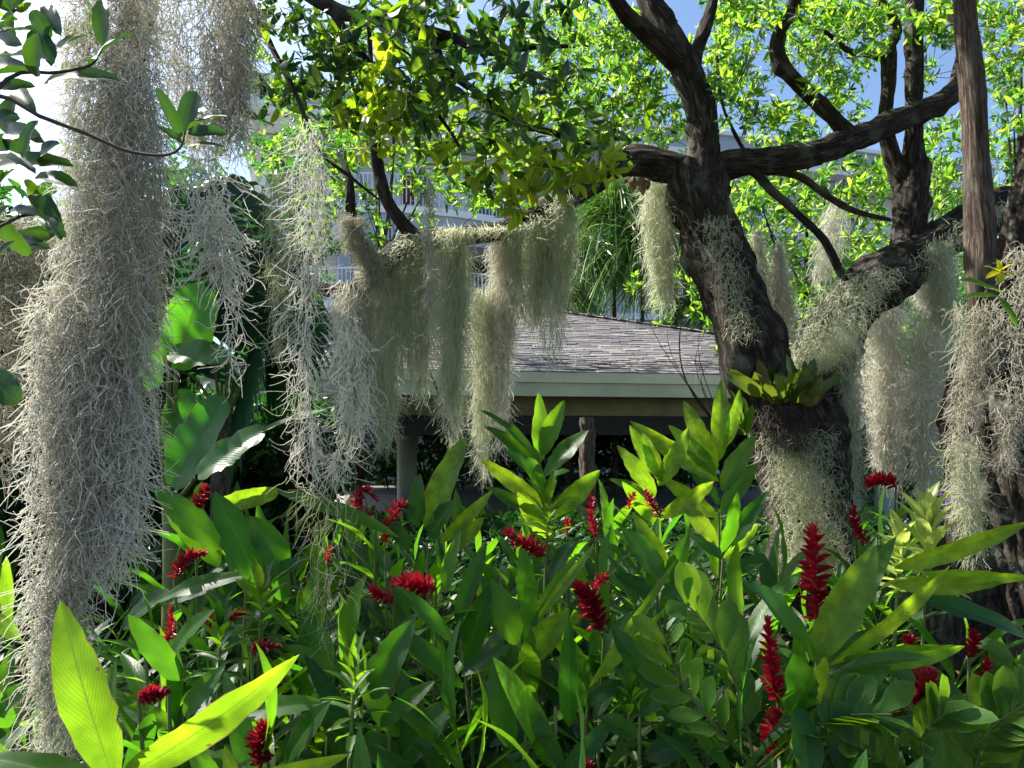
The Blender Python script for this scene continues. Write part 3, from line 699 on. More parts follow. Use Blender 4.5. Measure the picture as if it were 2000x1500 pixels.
crown(t4, over, 1.5, .15, 7, M_mag, 'leaf', upw=.2, r=.003, name='upper_shade_foliage')

over = [wblob(x + random.uniform(-.3, .3), y, 5.6 + random.uniform(-.4, .6), .6, .35) for x in (-1.0, -.2, .6, 1.5, 2.4, 3.5) for y in (1.0, 1.8, 2.6, 3.4, 4.2)]
crown(t1, over, 1.5, .16, 7, M_mid, 'leaf', r=.003, name='upper_shade_foliage')  # leaves added overhead, out of view, to block skylight
# trees further off
def far_tree(name, label, base_u, Y, blobs, dens, size, nleaf, mat, kind='lanceo', group=None, stems=(), r=.004, tk=90):
    t = empty(name, ((base_u - 1000) / F * Y, Y, 0)); tag(t, label, 'tree', group)
    vb = HOR + EYE * F / Y
    top = min(b_[1] for b_ in blobs)
    u0 = sum(b_[0] for b_ in blobs) / len(blobs)
    limb('trunk', [(base_u, vb + 20, Y, tk / Y), (base_u + 10, (vb * 2 + top) / 3, Y, tk * .8 / Y), (u0, (vb + 2 * top) / 3, Y, tk * .5 / Y), (u0 + 5, top + 30, Y, tk * .2 / Y)], t, sides=14, step=.12)
    for k in range(min(5, len(blobs))):
        b_ = blobs[k * len(blobs) // min(5, len(blobs))]; vm = max(b_[1] + 60, (vb + 2 * top) / 3)
        limb('branch', [((base_u + u0) / 2 + 5, (vb + top) / 2, Y, tk * .35 / Y), ((u0 + b_[0]) / 2, (b_[1] + vm) / 2 + 30, (Y + b_[2]) / 2, tk * .25 / Y), (b_[0], b_[1], b_[2], tk * .1 / Y)], t, sides=8, step=.12)
    crown(t, blobs, dens, size, nleaf, mat, kind, r=r)
    return t
def bl(lst, Y, dy=.8): return [(u, v, Y + random.uniform(-dy, dy), ru, rv_, dy) for (u, v, ru, rv_) in lst]
far_tree('bright_tree', 'bright lime-green tree filling the gap under the level right limb', 1560, 8.5, bl([(1480, 380, 70, 50), (1560, 400, 80, 60), (1650, 350, 80, 50), (1500, 470, 70, 60), (1600, 500, 80, 70), (1680, 450, 60, 60), (1540, 580, 60, 60), (1620, 600, 60, 50), (1700, 370, 50, 60), (1440, 400, 40, 40), (1530, 640, 50, 40)], 8.5), 9, .13, 8, M_lime)
far_tree('bright_tree', 'bright lime-green tree between the forked upright limb and the slender trunk', 1850, 9.5, bl([(1840, 300, 60, 60), (1850, 380, 60, 60), (1830, 240, 50, 40), (1850, 520, 60, 50), (1740, 340, 40, 60), (1700, 500, 60, 60), (1840, 620, 50, 60), (1740, 640, 70, 50)], 9.5), 9, .14, 8, M_lime)
far_tree('bright_tree', 'bright leafy tree right of the slender trunk at the frame edge', 2010, 8.0, bl([(1960, 140, 50, 50), (1980, 220, 50, 50), (1960, 300, 50, 50), (1990, 380, 50, 50), (2030, 100, 50, 60), (2020, 300, 60, 80)], 8.0), 9, .13, 8, M_lime)
far_tree('leafy_tree', 'light green tree in front of the left end of the balcony', 560, 8.0, bl([(620, 300, 60, 50), (560, 250, 50, 40), (560, 350, 60, 50), (660, 310, 50, 40), (590, 420, 50, 60), (640, 480, 40, 40), (550, 560, 50, 60), (610, 560, 50, 50), (500, 420, 50, 60), (500, 280, 50, 60), (590, 620, 50, 30)], 8.0), 6, .12, 8, M_mid)
far_tree('leafy_tree', 'light green leafy sprays in front of the balcony railing', 870, 7.0, bl([(770, 310, 35, 40), (850, 370, 40, 35), (910, 390, 50, 35), (890, 340, 50, 30), (740, 450, 30, 35), (950, 400, 40, 30), (800, 290, 40, 30), (760, 490, 30, 20), (1040, 330, 50, 30), (640, 330, 50, 50), (690, 300, 40, 40), (620, 400, 50, 40), (700, 400, 40, 40), (820, 330, 50, 40), (960, 350, 50, 40), (720, 260, 50, 30), (890, 280, 60, 30), (990, 300, 50, 30), (600, 270, 50, 30), (830, 430, 30, 20), (680, 240, 50, 40), (650, 380, 40, 40), (760, 370, 30, 30), (620, 450, 40, 30), (560, 200, 50, 40), (540, 300, 40, 40)], 7.0, .4), 10, .095, 8, M_lime, r=.002, tk=25)
far_tree('leafy_tree', 'small bright leafy sprays hanging in front of the shingle roof', 1495, 6.4, bl([(1240, 545, 25, 25), (1280, 590, 25, 25), (1300, 620, 22, 20), (1360, 600, 25, 25), (1380, 640, 25, 25), (1310, 540, 20, 20), (1390, 580, 25, 25), (1370, 560, 25, 30), (1400, 690, 18, 16), (1350, 500, 30, 25)], 6.4, .3), 11, .085, 8, M_lime, r=.002, tk=18)
far_tree('dark_tree', 'dense mid-green tree left of the balcony behind the moss', 330, 11, bl([(380, 300, 70, 80), (300, 400, 90, 90), (430, 440, 80, 90), (200, 300, 80, 80), (100, 480, 100, 90), (250, 560, 100, 90), (420, 600, 80, 60), (60, 650, 90, 80), (180, 720, 90, 70), (-20, 400, 80, 80)], 11, 1.2), 7, .2, 8, M_mid)
far_tree('dark_tree', 'mid-green tree rising at the far right behind the massive trunk', 1960, 12, bl([(1900, 420, 80, 80), (1980, 500, 90, 90), (1880, 560, 80, 80), (1950, 640, 90, 60), (1800, 600, 60, 60), (1860, 700, 80, 60), (2040, 420, 70, 80), (1760, 720, 80, 50), (1700, 690, 50, 40)], 12, 1), 8, .2, 8, M_mid)
far_tree('leafy_tree', 'tall light green tree screening the upper storey left of centre', 700, 13, bl([(560, 180, 70, 60), (640, 220, 70, 50), (720, 180, 70, 50), (800, 240, 60, 50), (880, 220, 60, 50), (950, 260, 60, 50), (500, 120, 60, 60), (700, 90, 80, 60), (850, 120, 80, 60), (980, 160, 70, 60), (520, 300, 50, 50), (1050, 60, 80, 60)], 13, 1), 8, .17, 8, M_lime)
far_tree('bright_tree', 'dense bright thicket filling the gap beside the leaning trunk', 1640, 14, bl([(1450, 360, 60, 40), (1530, 350, 60, 40), (1600, 420, 70, 60), (1480, 500, 70, 70), (1580, 540, 70, 70), (1680, 520, 70, 70), (1660, 620, 70, 60), (1500, 620, 70, 50), (1820, 340, 70, 60), (1700, 330, 60, 40), (1860, 460, 70, 70), (1420, 560, 40, 60)], 14, 1), 9, .19, 8, M_lime)
far_tree('dark_tree', 'tall green tree in front of the building between railing and palm', 1080, 19, bl([(1060, 250, 60, 50), (1150, 230, 60, 50), (1230, 260, 60, 50), (1000, 250, 50, 40), (1200, 170, 60, 60), (1100, 150, 60, 60)], 19, 1), 6, .3, 8, M_lime)

# hedge behind the pavilion, seen beneath its roof, and the garden at both sides
def hedge(label, u0, u1, Y, h, nn, size, mat, name='hedge'):
    x0, x1 = (u0 - 1000) / F * Y, (u1 - 1000) / F * Y
    cen = np.stack([rng.uniform(x0, x1, nn), Y + rng.uniform(-.6, .6, nn), rng.uniform(.05, 1, nn) ** .8 * h * (1 + .12 * np.sin(rng.uniform(0, 6, nn)))], -1)
    ax = rng.normal(size=cen.shape) + np.array([0, -.8, .6])
    t = empty(name, ((x0 + x1) / 2, Y, 0)); tag(t, label, 'hedge')
    pos, d, up, s = rosettes(cen, ax, 7, size); leaf_cloud('foliage', mat, pos, d, up, s, 'rhomb', t)
    k = max(6, int((x1 - x0) / .5)); st = np.stack([np.linspace(x0, x1, k), np.full(k, Y), np.zeros(k)], -1); en = st + np.array([0, 0, h * .9]) + rng.normal(size=st.shape) * .15
    twigs(t, st, en, .025, name='stems')
hedge('dark green hedge seen under the pavilion roof', 500, 1500, 21, 2.9, 3800, .26, M_mid)
hedge('tall hedge closing the garden left of the pavilion', -250, 520, 13, 3.0, 3000, .22, M_mid)
hedge('tall hedge closing the garden right of the pavilion', 1650, 2400, 13.5, 3.2, 2600, .22, M_mid)
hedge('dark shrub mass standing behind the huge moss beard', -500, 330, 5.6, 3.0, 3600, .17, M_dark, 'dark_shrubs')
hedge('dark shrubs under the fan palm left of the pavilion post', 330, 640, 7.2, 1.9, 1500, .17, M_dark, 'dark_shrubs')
hedge('low planting just in front of the pavilion floor', 480, 1750, 9.2, .6, 3000, .16, M_dark, 'shrub_border')

# ---- arching thin-leaved palms behind the roof
def grass_palm(label, u, v, Y, n_, ln, r=None):
    c_ = P(u, v, Y); t = empty('arching_palm', (c_.x, c_.y, 0)); tag(t, label, 'palm', 'arching palms behind the shingle roof')
    limb('trunk', [(u, HOR + EYE * F / Y, Y, 110 / Y), (u, (v + HOR) / 2, Y, 80 / Y), (u, v, Y, 60 / Y)], t, M_bark2, sides=14, step=.15)
    th = rng.uniform(0, 2 * PI, n_); el = rng.uniform(-.1, 1.5, n_)
    d = np.stack([np.cos(th) * np.cos(el), np.sin(th) * np.cos(el), np.sin(el)], -1)
    K = 9; s = np.linspace(0, 1, K)[None, :, None]; lg = ln * rng.uniform(.7, 1.15, (n_, 1, 1))
    paths = np.array(c_)[None, None] + d[:, None] * lg * s + np.array([0, 0, -1.0]) * lg * s ** 2.4 * rng.uniform(.45, .85, (n_, 1, 1))
    V, q = tubes(paths, np.full((n_, K), .016) * np.linspace(1.1, .3, K)[None] ** .7, 2)
    tag(link('leaves', mesh_np('leaves', V, q, M_grass), t), kind='stuff')
for a in [('arching palm nearest the moss curtain with upright leaf tuft', 1140, 520, 18.6, 700, 1.6), ('tall arching palm behind the roof apex', 1200, 430, 19, 1000, 2.5), ('large drooping palm right of the roof apex', 1255, 500, 18.6, 1000, 2.4),
          ('drooping palm half hidden by the hanging moss string', 1320, 520, 19, 900, 2.3), ('arching palm beside the dark forked trunk', 1370, 450, 20, 800, 2.0), ('low palm peeking over the right hip of the roof', 1390, 600, 18.8, 700, 1.5),
          ('dull yellow low palm just above the roof apex', 1110, 590, 18.6, 400, 1.0), ('pale palm in front of the building at the left of the group', 1090, 450, 21, 500, 1.5)]:
    grass_palm(*a)
# palm trunk seen under the pavilion
t = empty('palm_trunk', (P(1148, 900, 9.9).x, 9.9, 0)); tag(t, 'brownish palm stem standing behind the red ginger spike under the roof', 'palm')
limb('trunk', [(1150, 1090, 9.9, 17), (1148, 950, 9.9, 16), (1146, 840, 9.9, 14), (1145, 815, 9.9, 12)], t, M_bark2, sides=20, rough=.2, step=.05)

# ---- fan palms at the left
def fan(parent, base, hub, R_, droop, facing, n_=34, mat=None):
    b_, h = P(*base), P(*hub); path_tube('petiole', [b_, (b_ + h) / 2 + Vector((0, 0, .1)), h], .012, .008, parent, M_stem, 12, 6)
    ax = (h - b_).normalized(); side = ax.cross(Vector(facing)).normalized(); nrmv = side.cross(ax)
    Vs = []; qs = []; nv = 0
    for k in range(n_):
        a = (k / (n_ - 1) - .5) * 4.6; d = ax * math.cos(a) + side * math.sin(a)
        lg = R_ * (1 - .18 * abs(a) / 2.3) * random.uniform(.9, 1.05)
        K = 9; s = np.linspace(0, 1, K)[:, None]
        pth = np.array(h)[None] + np.array(d)[None] * lg * s * (1 - .12 * s ** 2) + np.array([0, 0, -1])[None] * lg * droop * s ** 3
        wv = R_ * .052 * np.sin(PI * np.clip(s * .9 + .08, 0, 1)) ** .7
        per = np.array(nrmv.cross(d).normalized())[None]
        V = np.stack([pth + per * wv, pth + np.array(nrmv)[None] * wv * .5, pth - per * wv], 1).reshape(-1, 3)
        for i in range(K - 1):
            for j in range(2): qs.append([nv + i * 3 + j, nv + i * 3 + j + 1, nv + i * 3 + 3 + j + 1, nv + i * 3 + 3 + j])
        Vs.append(V); nv += len(V)
    return link('frond', mesh_np('frond', np.concatenate(Vs), qs, mat or M_fan, smooth=False), parent)
fp = empty('fan_palm', (P(430, 1000, 5.2).x, 5.2, 0)); tag(fp, 'dark fan palm with drooping blades left of the pavilion eave', 'palm')
limb('trunk', [(430, 1320, 5.2, 22), (430, 1000, 5.2, 20), (435, 800, 5.2, 18)], fp, M_bark2, sides=16)
for (hu, hv, hy, R_) in [(470, 560, 4.9, .75), (400, 640, 4.7, .7), (520, 650, 4.9, .62), (380, 470, 5.2, .8), (480, 740, 4.7, .6), (430, 430, 5.4, .7), (340, 720, 4.9, .7), (560, 640, 5.2, .5)]:
    fan(fp, (434, 830, 5.2), (hu, hv, hy), R_, .45, (random.uniform(-.4, .4), -.9, .5))

# ------------------------------------------------------------------ spanish moss
MOSS_N = [0]
def moss(label, axis, n_, length, r, K=8, tassels=20, curl=.35, out=.35, sides=3, mat=None, flat=.7, core=.5, group=None, jag=.25, grav=.25, spread=.22, extra=None):
    """axis: (u, v, Y, half width px) from the top down; strands hang in tassels round it"""
    mat = mat or M_moss
    ax = np.array([(*P(u, v, Y), hw / F * Y) for (u, v, Y, hw) in axis])
    NS = 200; cv = catmull(ax, NS)
    # tassels: each one keeps to its own offset and stops at its own height
    tr_ = rng.uniform(0, 1, tassels) ** .6; ta = rng.uniform(0, 2 * PI, tassels); tend = 1 - jag * rng.uniform(0, 1, tassels) ** 1.2 * (.45 + .8 * tr_)
    wsum = rng.uniform(.4, 1, tassels); ti = rng.choice(tassels, n_, p=wsum / wsum.sum())
    t = rng.uniform(0, 1, n_) * tend[ti]
    kp = rng.uniform(0, 1, n_) < .25 + .75 * cv[(t * (NS - 1)).astype(int), 3] / cv[:, 3].max(); t = np.where(kp, t, rng.uniform(0, .6, n_) * tend[ti])
    rr = cv[(t * (NS - 1)).astype(int), 3]
    spread = spread * (1.25 - .9 * (t / tend[ti]) ** 2)
    ox = tr_[ti] * np.cos(ta[ti]) * rr + rng.normal(size=n_) * rr * spread
    oy = (tr_[ti] * np.sin(ta[ti]) * rr + rng.normal(size=n_) * rr * spread) * flat
    st = cv[(t * (NS - 1)).astype(int), :3] + np.stack([ox, oy, rng.normal(size=n_) * .01], -1)
    outd = nrm(np.stack([ox, oy, np.zeros(n_)], -1) + 1e-6)
    d = nrm(np.array([0, 0, -1.0]) + outd * out * rng.uniform(0, 1.5, (n_, 1)) + rng.normal(size=(n_, 3)) * curl)
    lg = length * rng.uniform(.5, 1.4, n_) / K
    paths = np.zeros((n_, K, 3)); paths[:, 0] = st
    bend = rng.normal(size=(n_, 3)) * curl
    for k in range(1, K):
        kink = rng.uniform(0, 1, (n_, 1)) < .22
        bend = np.where(kink, rng.normal(size=(n_, 3)) * curl * 1.6, bend * .9)
        d = nrm(d + bend + np.array([0, 0, -grav]))
        paths[:, k] = paths[:, k - 1] + d * lg[:, None]
    rad = r * rng.uniform(.7, 1.25, (n_, 1)) * np.linspace(1.1, .5, K)[None]
    V, q = tubes(paths, rad, sides)
    if extra:                                # the coarse curls that stand out round the edge
        n2, l2, r2 = extra; t = rng.uniform(.05, 1, n2); t = np.where(rng.uniform(0, 1, n2) < .2 + .8 * cv[(t * (NS - 1)).astype(int), 3] / cv[:, 3].max(), t, rng.uniform(0, .6, n2)); rr = cv[(t * (NS - 1)).astype(int), 3]; a = rng.uniform(0, 2 * PI, n2)
        od = np.stack([np.cos(a), np.sin(a) * flat, np.zeros(n2)], -1); st = cv[(t * (NS - 1)).astype(int), :3] + od * (rr * rng.uniform(.6, 1.12, n2))[:, None]
        K2 = 9; d = nrm(od * .35 + rng.normal(size=(n2, 3)) * .6 + np.array([0, 0, -1.0])); p2 = np.zeros((n2, K2, 3)); p2[:, 0] = st; lg = l2 * rng.uniform(.5, 1.3, n2) / K2
        for k in range(1, K2):
            kk = rng.uniform(0, 1, (n2, 1)) < .25; d = nrm(d + rng.normal(size=(n2, 3)) * np.where(kk, .75, .22) + np.array([0, 0, -.17])); p2[:, k] = p2[:, k - 1] + d * lg[:, None]
        V2, q2 = tubes(p2, r2 * rng.uniform(.8, 1.2, (n2, 1)) * np.linspace(1.1, .6, K2)[None], 3)
    o = link('spanish_moss', mesh_np('spanish_moss', V, q, mat, smooth=False))
    if extra: link('outer_curls', mesh_np('outer_curls', V2, q2, M_mossw, smooth=False), o)
    tag(o, label, 'spanish moss', group or 'spanish moss hanging from the trees'); return o

# the big near clump on the left
moss('huge silver moss beard filling the left side of the view', [(215, -60, 1.45, 92), (220, 150, 1.45, 88), (228, 300, 1.45, 88), (215, 450, 1.45, 92), (205, 600, 1.43, 98), (185, 750, 1.42, 92), (168, 900, 1.42, 74), (140, 1050, 1.4, 50), (112, 1200, 1.4, 30), (98, 1330, 1.4, 20), (95, 1470, 1.4, 9)],
     7000, .075, .0008, K=9, tassels=26, curl=.4, out=.4, flat=.5, jag=.2, grav=.16, spread=.13, extra=(4000, .10, .00085))
moss('straggling open moss on the left flank of the huge beard', [(95, 560, 1.4, 22), (80, 750, 1.4, 24), (70, 950, 1.38, 22), (70, 1150, 1.38, 18), (80, 1300, 1.38, 16)], 420, .075, .0012, K=9, tassels=10, curl=.45, out=.7, mat=M_mossw)
moss('pale thin moss veil beside the huge beard at the top left', [(400, -60, 1.7, 90), (410, 100, 1.7, 85), (420, 220, 1.7, 60), (430, 300, 1.7, 40)], 2500, .07, .0009, K=7, tassels=20, curl=.36, out=.4, jag=.5, spread=.16, extra=(700, .07, .001))
moss('open tangled moss trailing in front of the fan palm', [(390, 290, 1.4, 50), (410, 400, 1.4, 55), (415, 470, 1.4, 45), (440, 520, 1.4, 22), (450, 600, 1.4, 14), (450, 680, 1.4, 12), (445, 725, 1.4, 10)], 420, .085, .0013, K=9, tassels=12, curl=.42, out=.6, jag=.3, mat=M_mossw)
moss('tangled moss at the left edge below the dark leaves', [(20, 420, 1.6, 70), (25, 560, 1.6, 60), (10, 800, 1.6, 55), (5, 960, 1.6, 25)], 1500, .09, .0012, K=9, tassels=20, curl=.42, out=.5, jag=.4)
moss('thin moss wisps falling over the ginger right of the huge beard', [(255, 800, 1.42, 30), (250, 900, 1.42, 34), (235, 1000, 1.42, 36), (225, 1080, 1.42, 30), (205, 1160, 1.42, 18)], 620, .075, .0012, K=9, tassels=9, curl=.42, out=.6, mat=M_mossw)
moss('green-grey moss tip hanging in front of the bright leaf', [(140, 1200, 1.36, 20), (145, 1350, 1.36, 25), (150, 1480, 1.36, 22)], 320, .08, .0009, K=9, tassels=8, curl=.3, out=.3, mat=M_mossg)
# centre left strings
moss('long moss string left of the curtain reaching the ginger', [(600, 240, 2.5, 25), (610, 400, 2.5, 40), (600, 550, 2.45, 32), (590, 700, 2.4, 30), (595, 830, 2.4, 38), (605, 900, 2.4, 30), (600, 985, 2.4, 10)], 800, .12, .0011, K=9, tassels=11, mat=M_mossw, curl=.36, out=.4, spread=.12, jag=.5)
moss('moss strand hanging from the thin drooping twig', [(545, 330, 3, 28), (550, 420, 3, 36), (545, 520, 3, 30), (545, 640, 3, 18), (540, 700, 3, 8)], 800, .10, .0011, K=8, tassels=12, curl=.3, mat=M_mossg)
moss('coarse pale moss at the near left end of the curtain', [(680, 620, 2.5, 20), (690, 720, 2.5, 34), (690, 820, 2.5, 34), (665, 900, 2.5, 24), (650, 960, 2.5, 12)], 430, .11, .0012, K=9, tassels=10, curl=.38, out=.6, mat=M_mossw)
moss('sparse green moss threads draped over the dim ginger', [(640, 930, 2.4, 50), (660, 1020, 2.4, 60), (640, 1150, 2.4, 40), (640, 1330, 2.4, 12)], 170, .13, .0007, K=9, tassels=14, curl=.32, out=.5, mat=M_mossg)
moss('single thin moss string in front of the curtain', [(838, 350, 3, 7), (838, 450, 3, 9), (838, 550, 3, 10), (838, 655, 3, 6)], 330, .08, .0013, K=8, tassels=5, curl=.35, out=.4)
moss('moss wrapped round the short upright branch stub', [(690, 420, 4.5, 25), (700, 470, 4.5, 25), (730, 515, 4.5, 25), (720, 560, 4.5, 20)], 1400, .09, .0016, K=7, tassels=16, curl=.5, out=.5)
# the curtain
cur = [('leftmost pale panel of the moss curtain', 685, 40, 560, 870, 2600, M_moss), ('dark panel of the moss curtain below the limb bend', 750, 42, 510, 890, 3600, M_mossg),
       ('short feathery panel of the moss curtain in front of the roof', 820, 38, 465, 790, 3000, M_mossg), ('long dense panel in the middle of the moss curtain', 885, 40, 455, 880, 3600, M_mossg),
       ('dark narrow rope of the moss curtain', 945, 20, 570, 950, 1600, M_mossg), ('bright narrow panel of the moss curtain ending above the leaves', 982, 22, 450, 900, 2200, M_moss),
       ('thin veil panel of the moss curtain above the roof apex', 1040, 42, 450, 640, 2200, M_mossg), ('rightmost hanging panel of the moss curtain', 1092, 26, 385, 620, 1400, M_mossg)]
for (lb, u, hw, v0, v1, nn, mt) in cur:
    Yc = 4.55 + random.uniform(-.06, .1)
    moss(lb, [(u, v0 - 8, Yc, hw), (u + 2, v0 * .7 + v1 * .3, Yc, hw * 1.02), (u - 2, v0 * .35 + v1 * .65, Yc, hw * .85), (u, v1 - 15, Yc, hw * .45)], int(nn * 1.7), .17, .00115, K=9, tassels=26, curl=.24, out=.14, sides=2, mat=mt, flat=.6, group='panels of the moss curtain', jag=.5, grav=.3, spread=.13, extra=(int(nn * .12), .07, .0013))
moss('sparse thin moss wisps over the shingles below the curtain', [(1050, 560, 4.5, 50), (1070, 640, 4.5, 40), (1075, 700, 4.5, 12)], 420, .2, .0013, K=9, tassels=12, curl=.14, out=.08, sides=2, mat=M_moss, flat=.4, jag=.5, spread=.1)
# shaggy moss on the limb itself
moss('moss shag clinging on top of the curtain limb', [(1110, 385, 4.55, 18), (1040, 440, 4.55, 20), (960, 450, 4.55, 22), (860, 455, 4.55, 22), (790, 480, 4.55, 26), (720, 545, 4.55, 28)], 2300, .10, .0015, K=8, tassels=80, curl=.5, out=.4, sides=2, mat=M_mossg, flat=1, jag=0)
# right side
moss('short moss tuft hanging left of the forked trunk', [(1285, 335, 4.7, 24), (1285, 430, 4.7, 26), (1290, 520, 4.7, 20), (1300, 590, 4.7, 12)], 2400, .16, .0014, K=8, tassels=16, curl=.25, sides=2, mat=M_mossg)
moss('slim pale moss cone right of the leaning trunk', [(1475, 440, 5.2, 6), (1480, 520, 5.2, 15), (1485, 600, 5.2, 20), (1490, 700, 5.2, 20)], 1500, .16, .0016, K=8, tassels=12, curl=.2, sides=2)
moss('thick pale moss cone ending above the tank plant', [(1522, 470, 5.2, 6), (1525, 560, 5.2, 20), (1530, 640, 5.2, 28), (1530, 700, 5.2, 26)], 2300, .16, .0016, K=8, tassels=14, curl=.2, sides=2)
moss('hazy moss tuft high among the bright leaves', [(1635, 390, 6, 12), (1625, 450, 6, 24), (1610, 510, 6, 22), (1600, 550, 6, 10)], 900, .16, .0016, K=8, tassels=12, curl=.25, sides=2)
moss('moss cape over the left shoulder of the second stem', [(1720, 530, 4.75, 40), (1670, 570, 4.65, 60), (1630, 640, 4.55, 62), (1600, 690, 4.5, 50), (1585, 720, 4.5, 40)], 5200, .08, .0014, K=8, tassels=90, curl=.5, out=.5, sides=2, mat=M_mossg, flat=1.1, jag=0)
moss('long green moss column hanging from the second stem', [(1650, 650, 4.55, 36), (1650, 760, 4.55, 34), (1650, 870, 4.55, 32), (1655, 960, 4.55, 24), (1665, 1020, 4.55, 12)], 3600, .16, .0014, K=9, tassels=20, curl=.26, sides=2, mat=M_mossg, extra=(500, .09, .0014))
moss('wide bright moss column left of the pair by the right trunk', [(1728, 570, 5.6, 38), (1733, 680, 5.6, 42), (1735, 790, 5.6, 40), (1740, 880, 5.6, 30), (1745, 945, 5.6, 12)], 4200, .18, .0016, K=9, tassels=24, curl=.24, sides=2, jag=.3, extra=(900, .12, .0018))
limb('branch', [(1700, 560, 5.0, 16), (1728, 562, 5.6, 12), (1800, 500, 5.55, 10), (1850, 470, 5.4, 8)], t1, sides=12)
moss('tall bright moss column in front of the massive trunk', [(1815, 490, 5.5, 32), (1820, 620, 5.5, 34), (1818, 760, 5.5, 36), (1810, 880, 5.5, 30), (1812, 975, 5.5, 14)], 4400, .18, .0016, K=9, tassels=20, curl=.24, sides=2, extra=(900, .12, .0018))
moss('moss drape falling over the front of the rising right limb', [(1835, 470, 4.8, 26), (1840, 560, 4.75, 24), (1845, 640, 4.75, 18)], 1500, .14, .0014, K=9, tassels=12, curl=.26, sides=2, mat=M_mossg, extra=(200, .08, .0014))
moss('moss fringe on the rising right limb', [(1980, 400, 4.9, 24), (1900, 430, 4.9, 30), (1830, 480, 4.85, 34), (1760, 540, 4.8, 36)], 1500, .10, .0015, K=8, tassels=50, curl=.4, sides=2, mat=M_mossg, flat=1.1, jag=0)
moss('shaggy moss clinging to the main trunk below the tank plant', [(1550, 840, 4.25, 60), (1575, 950, 4.22, 62), (1590, 1050, 4.2, 60), (1600, 1110, 4.2, 55)], 3400, .12, .0014, K=8, tassels=70, curl=.4, out=.3, sides=2, mat=M_mossg, flat=.15, jag=0)
moss('thin moss on the upper leaning trunk', [(1395, 420, 4.4, 34), (1420, 540, 4.3, 36), (1450, 660, 4.3, 34)], 750, .08, .0013, K=7, tassels=40, curl=.45, sides=2, mat=M_mossg, flat=.2, jag=0)
moss('loose curly moss over the slender trunk base', [(1905, 590, 3.3, 45), (1900, 700, 3.3, 34), (1880, 820, 3.3, 26), (1878, 930, 3.3, 24), (1885, 1010, 3.3, 14)], 900, .11, .0014, K=9, tassels=40, curl=.4, out=.5, sides=3, flat=.5)
moss('pale curly moss at the right frame edge', [(1995, 480, 3.2, 30), (1985, 620, 3.2, 34), (1975, 780, 3.2, 32), (1970, 860, 3.2, 20), (1965, 930, 3.2, 8)], 800, .10, .0015, K=9, tassels=20, curl=.4, out=.5, sides=3)
moss('moss beard behind the purple flower', [(1880, 850, 3.5, 26), (1885, 950, 3.5, 26), (1895, 1020, 3.5, 20), (1900, 1100, 3.5, 20)], 1000, .12, .0013, K=9, tassels=14, curl=.3, sides=2, mat=M_mossg)

# ------------------------------------------------------------------ dark near sprays at the top left
sp = empty('near_shrub', P(-260, 1200, 1.05)); sp.location.z = 0
tag(sp, 'dark broad-leaved twigs reaching in from the left edge close to the lens', 'shrub')
path_tube('stem', [Vector((sp.location.x, sp.location.y, 0)), P(-250, 800, 1.05), P(-160, 400, 1.05), P(-60, 250, 1.05)], .012, .006, sp, M_twig, 20)
path_tube('twig', [P(-120, 330, 1.05), P(-20, 190, 1.05), P(80, 228, 1.05), P(170, 262, 1.05), P(250, 295, 1.05), P(320, 303, 1.05), P(352, 288, 1.05), P(362, 255, 1.05)], .0035, .0014, sp, M_twig, 26)
path_tube('twig', [P(-60, 250, 1.05), P(20, 150, 1.05), P(110, 142, 1.05), P(170, 130, 1.05), P(190, 115, 1.05)], .003, .0015, sp, M_twig)
path_tube('twig', [P(-160, 400, 1.05), P(-40, 450, 1.05), P(50, 420, 1.05), P(110, 425, 1.05)], .003, .0015, sp, M_twig)
path_tube('twig', [P(-60, 250, 1.05), P(-20, 60, 1.05), P(20, -40, 1.05)], .003, .0015, sp, M_twig)
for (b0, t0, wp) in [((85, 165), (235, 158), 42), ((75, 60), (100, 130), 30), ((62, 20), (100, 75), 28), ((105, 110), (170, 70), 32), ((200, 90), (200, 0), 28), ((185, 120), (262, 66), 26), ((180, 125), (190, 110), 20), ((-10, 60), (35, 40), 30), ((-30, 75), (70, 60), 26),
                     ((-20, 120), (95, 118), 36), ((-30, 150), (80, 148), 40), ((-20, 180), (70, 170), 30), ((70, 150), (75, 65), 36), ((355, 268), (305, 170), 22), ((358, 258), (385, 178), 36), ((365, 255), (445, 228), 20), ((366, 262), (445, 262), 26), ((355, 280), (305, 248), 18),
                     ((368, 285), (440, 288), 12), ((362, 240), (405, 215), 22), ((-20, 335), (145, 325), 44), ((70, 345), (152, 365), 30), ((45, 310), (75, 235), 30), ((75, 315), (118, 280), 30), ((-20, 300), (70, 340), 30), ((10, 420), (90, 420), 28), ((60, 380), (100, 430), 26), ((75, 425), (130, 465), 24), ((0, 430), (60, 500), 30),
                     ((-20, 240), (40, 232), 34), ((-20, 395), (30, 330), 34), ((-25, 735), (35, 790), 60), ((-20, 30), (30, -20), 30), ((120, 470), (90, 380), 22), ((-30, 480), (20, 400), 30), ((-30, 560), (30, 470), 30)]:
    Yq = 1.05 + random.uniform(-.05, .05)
    lf = hero_leaf('leaf', (*b0, Yq), (*t0, Yq + random.uniform(-.04, .04)), wp * 1.1, sp, M_magd, nh=(random.uniform(-.4, .4), random.uniform(-1, -.3), random.uniform(.2, .9)), prof='ellip', droop=.5, wave=.12, fold=.2, ny=12, nx=4)
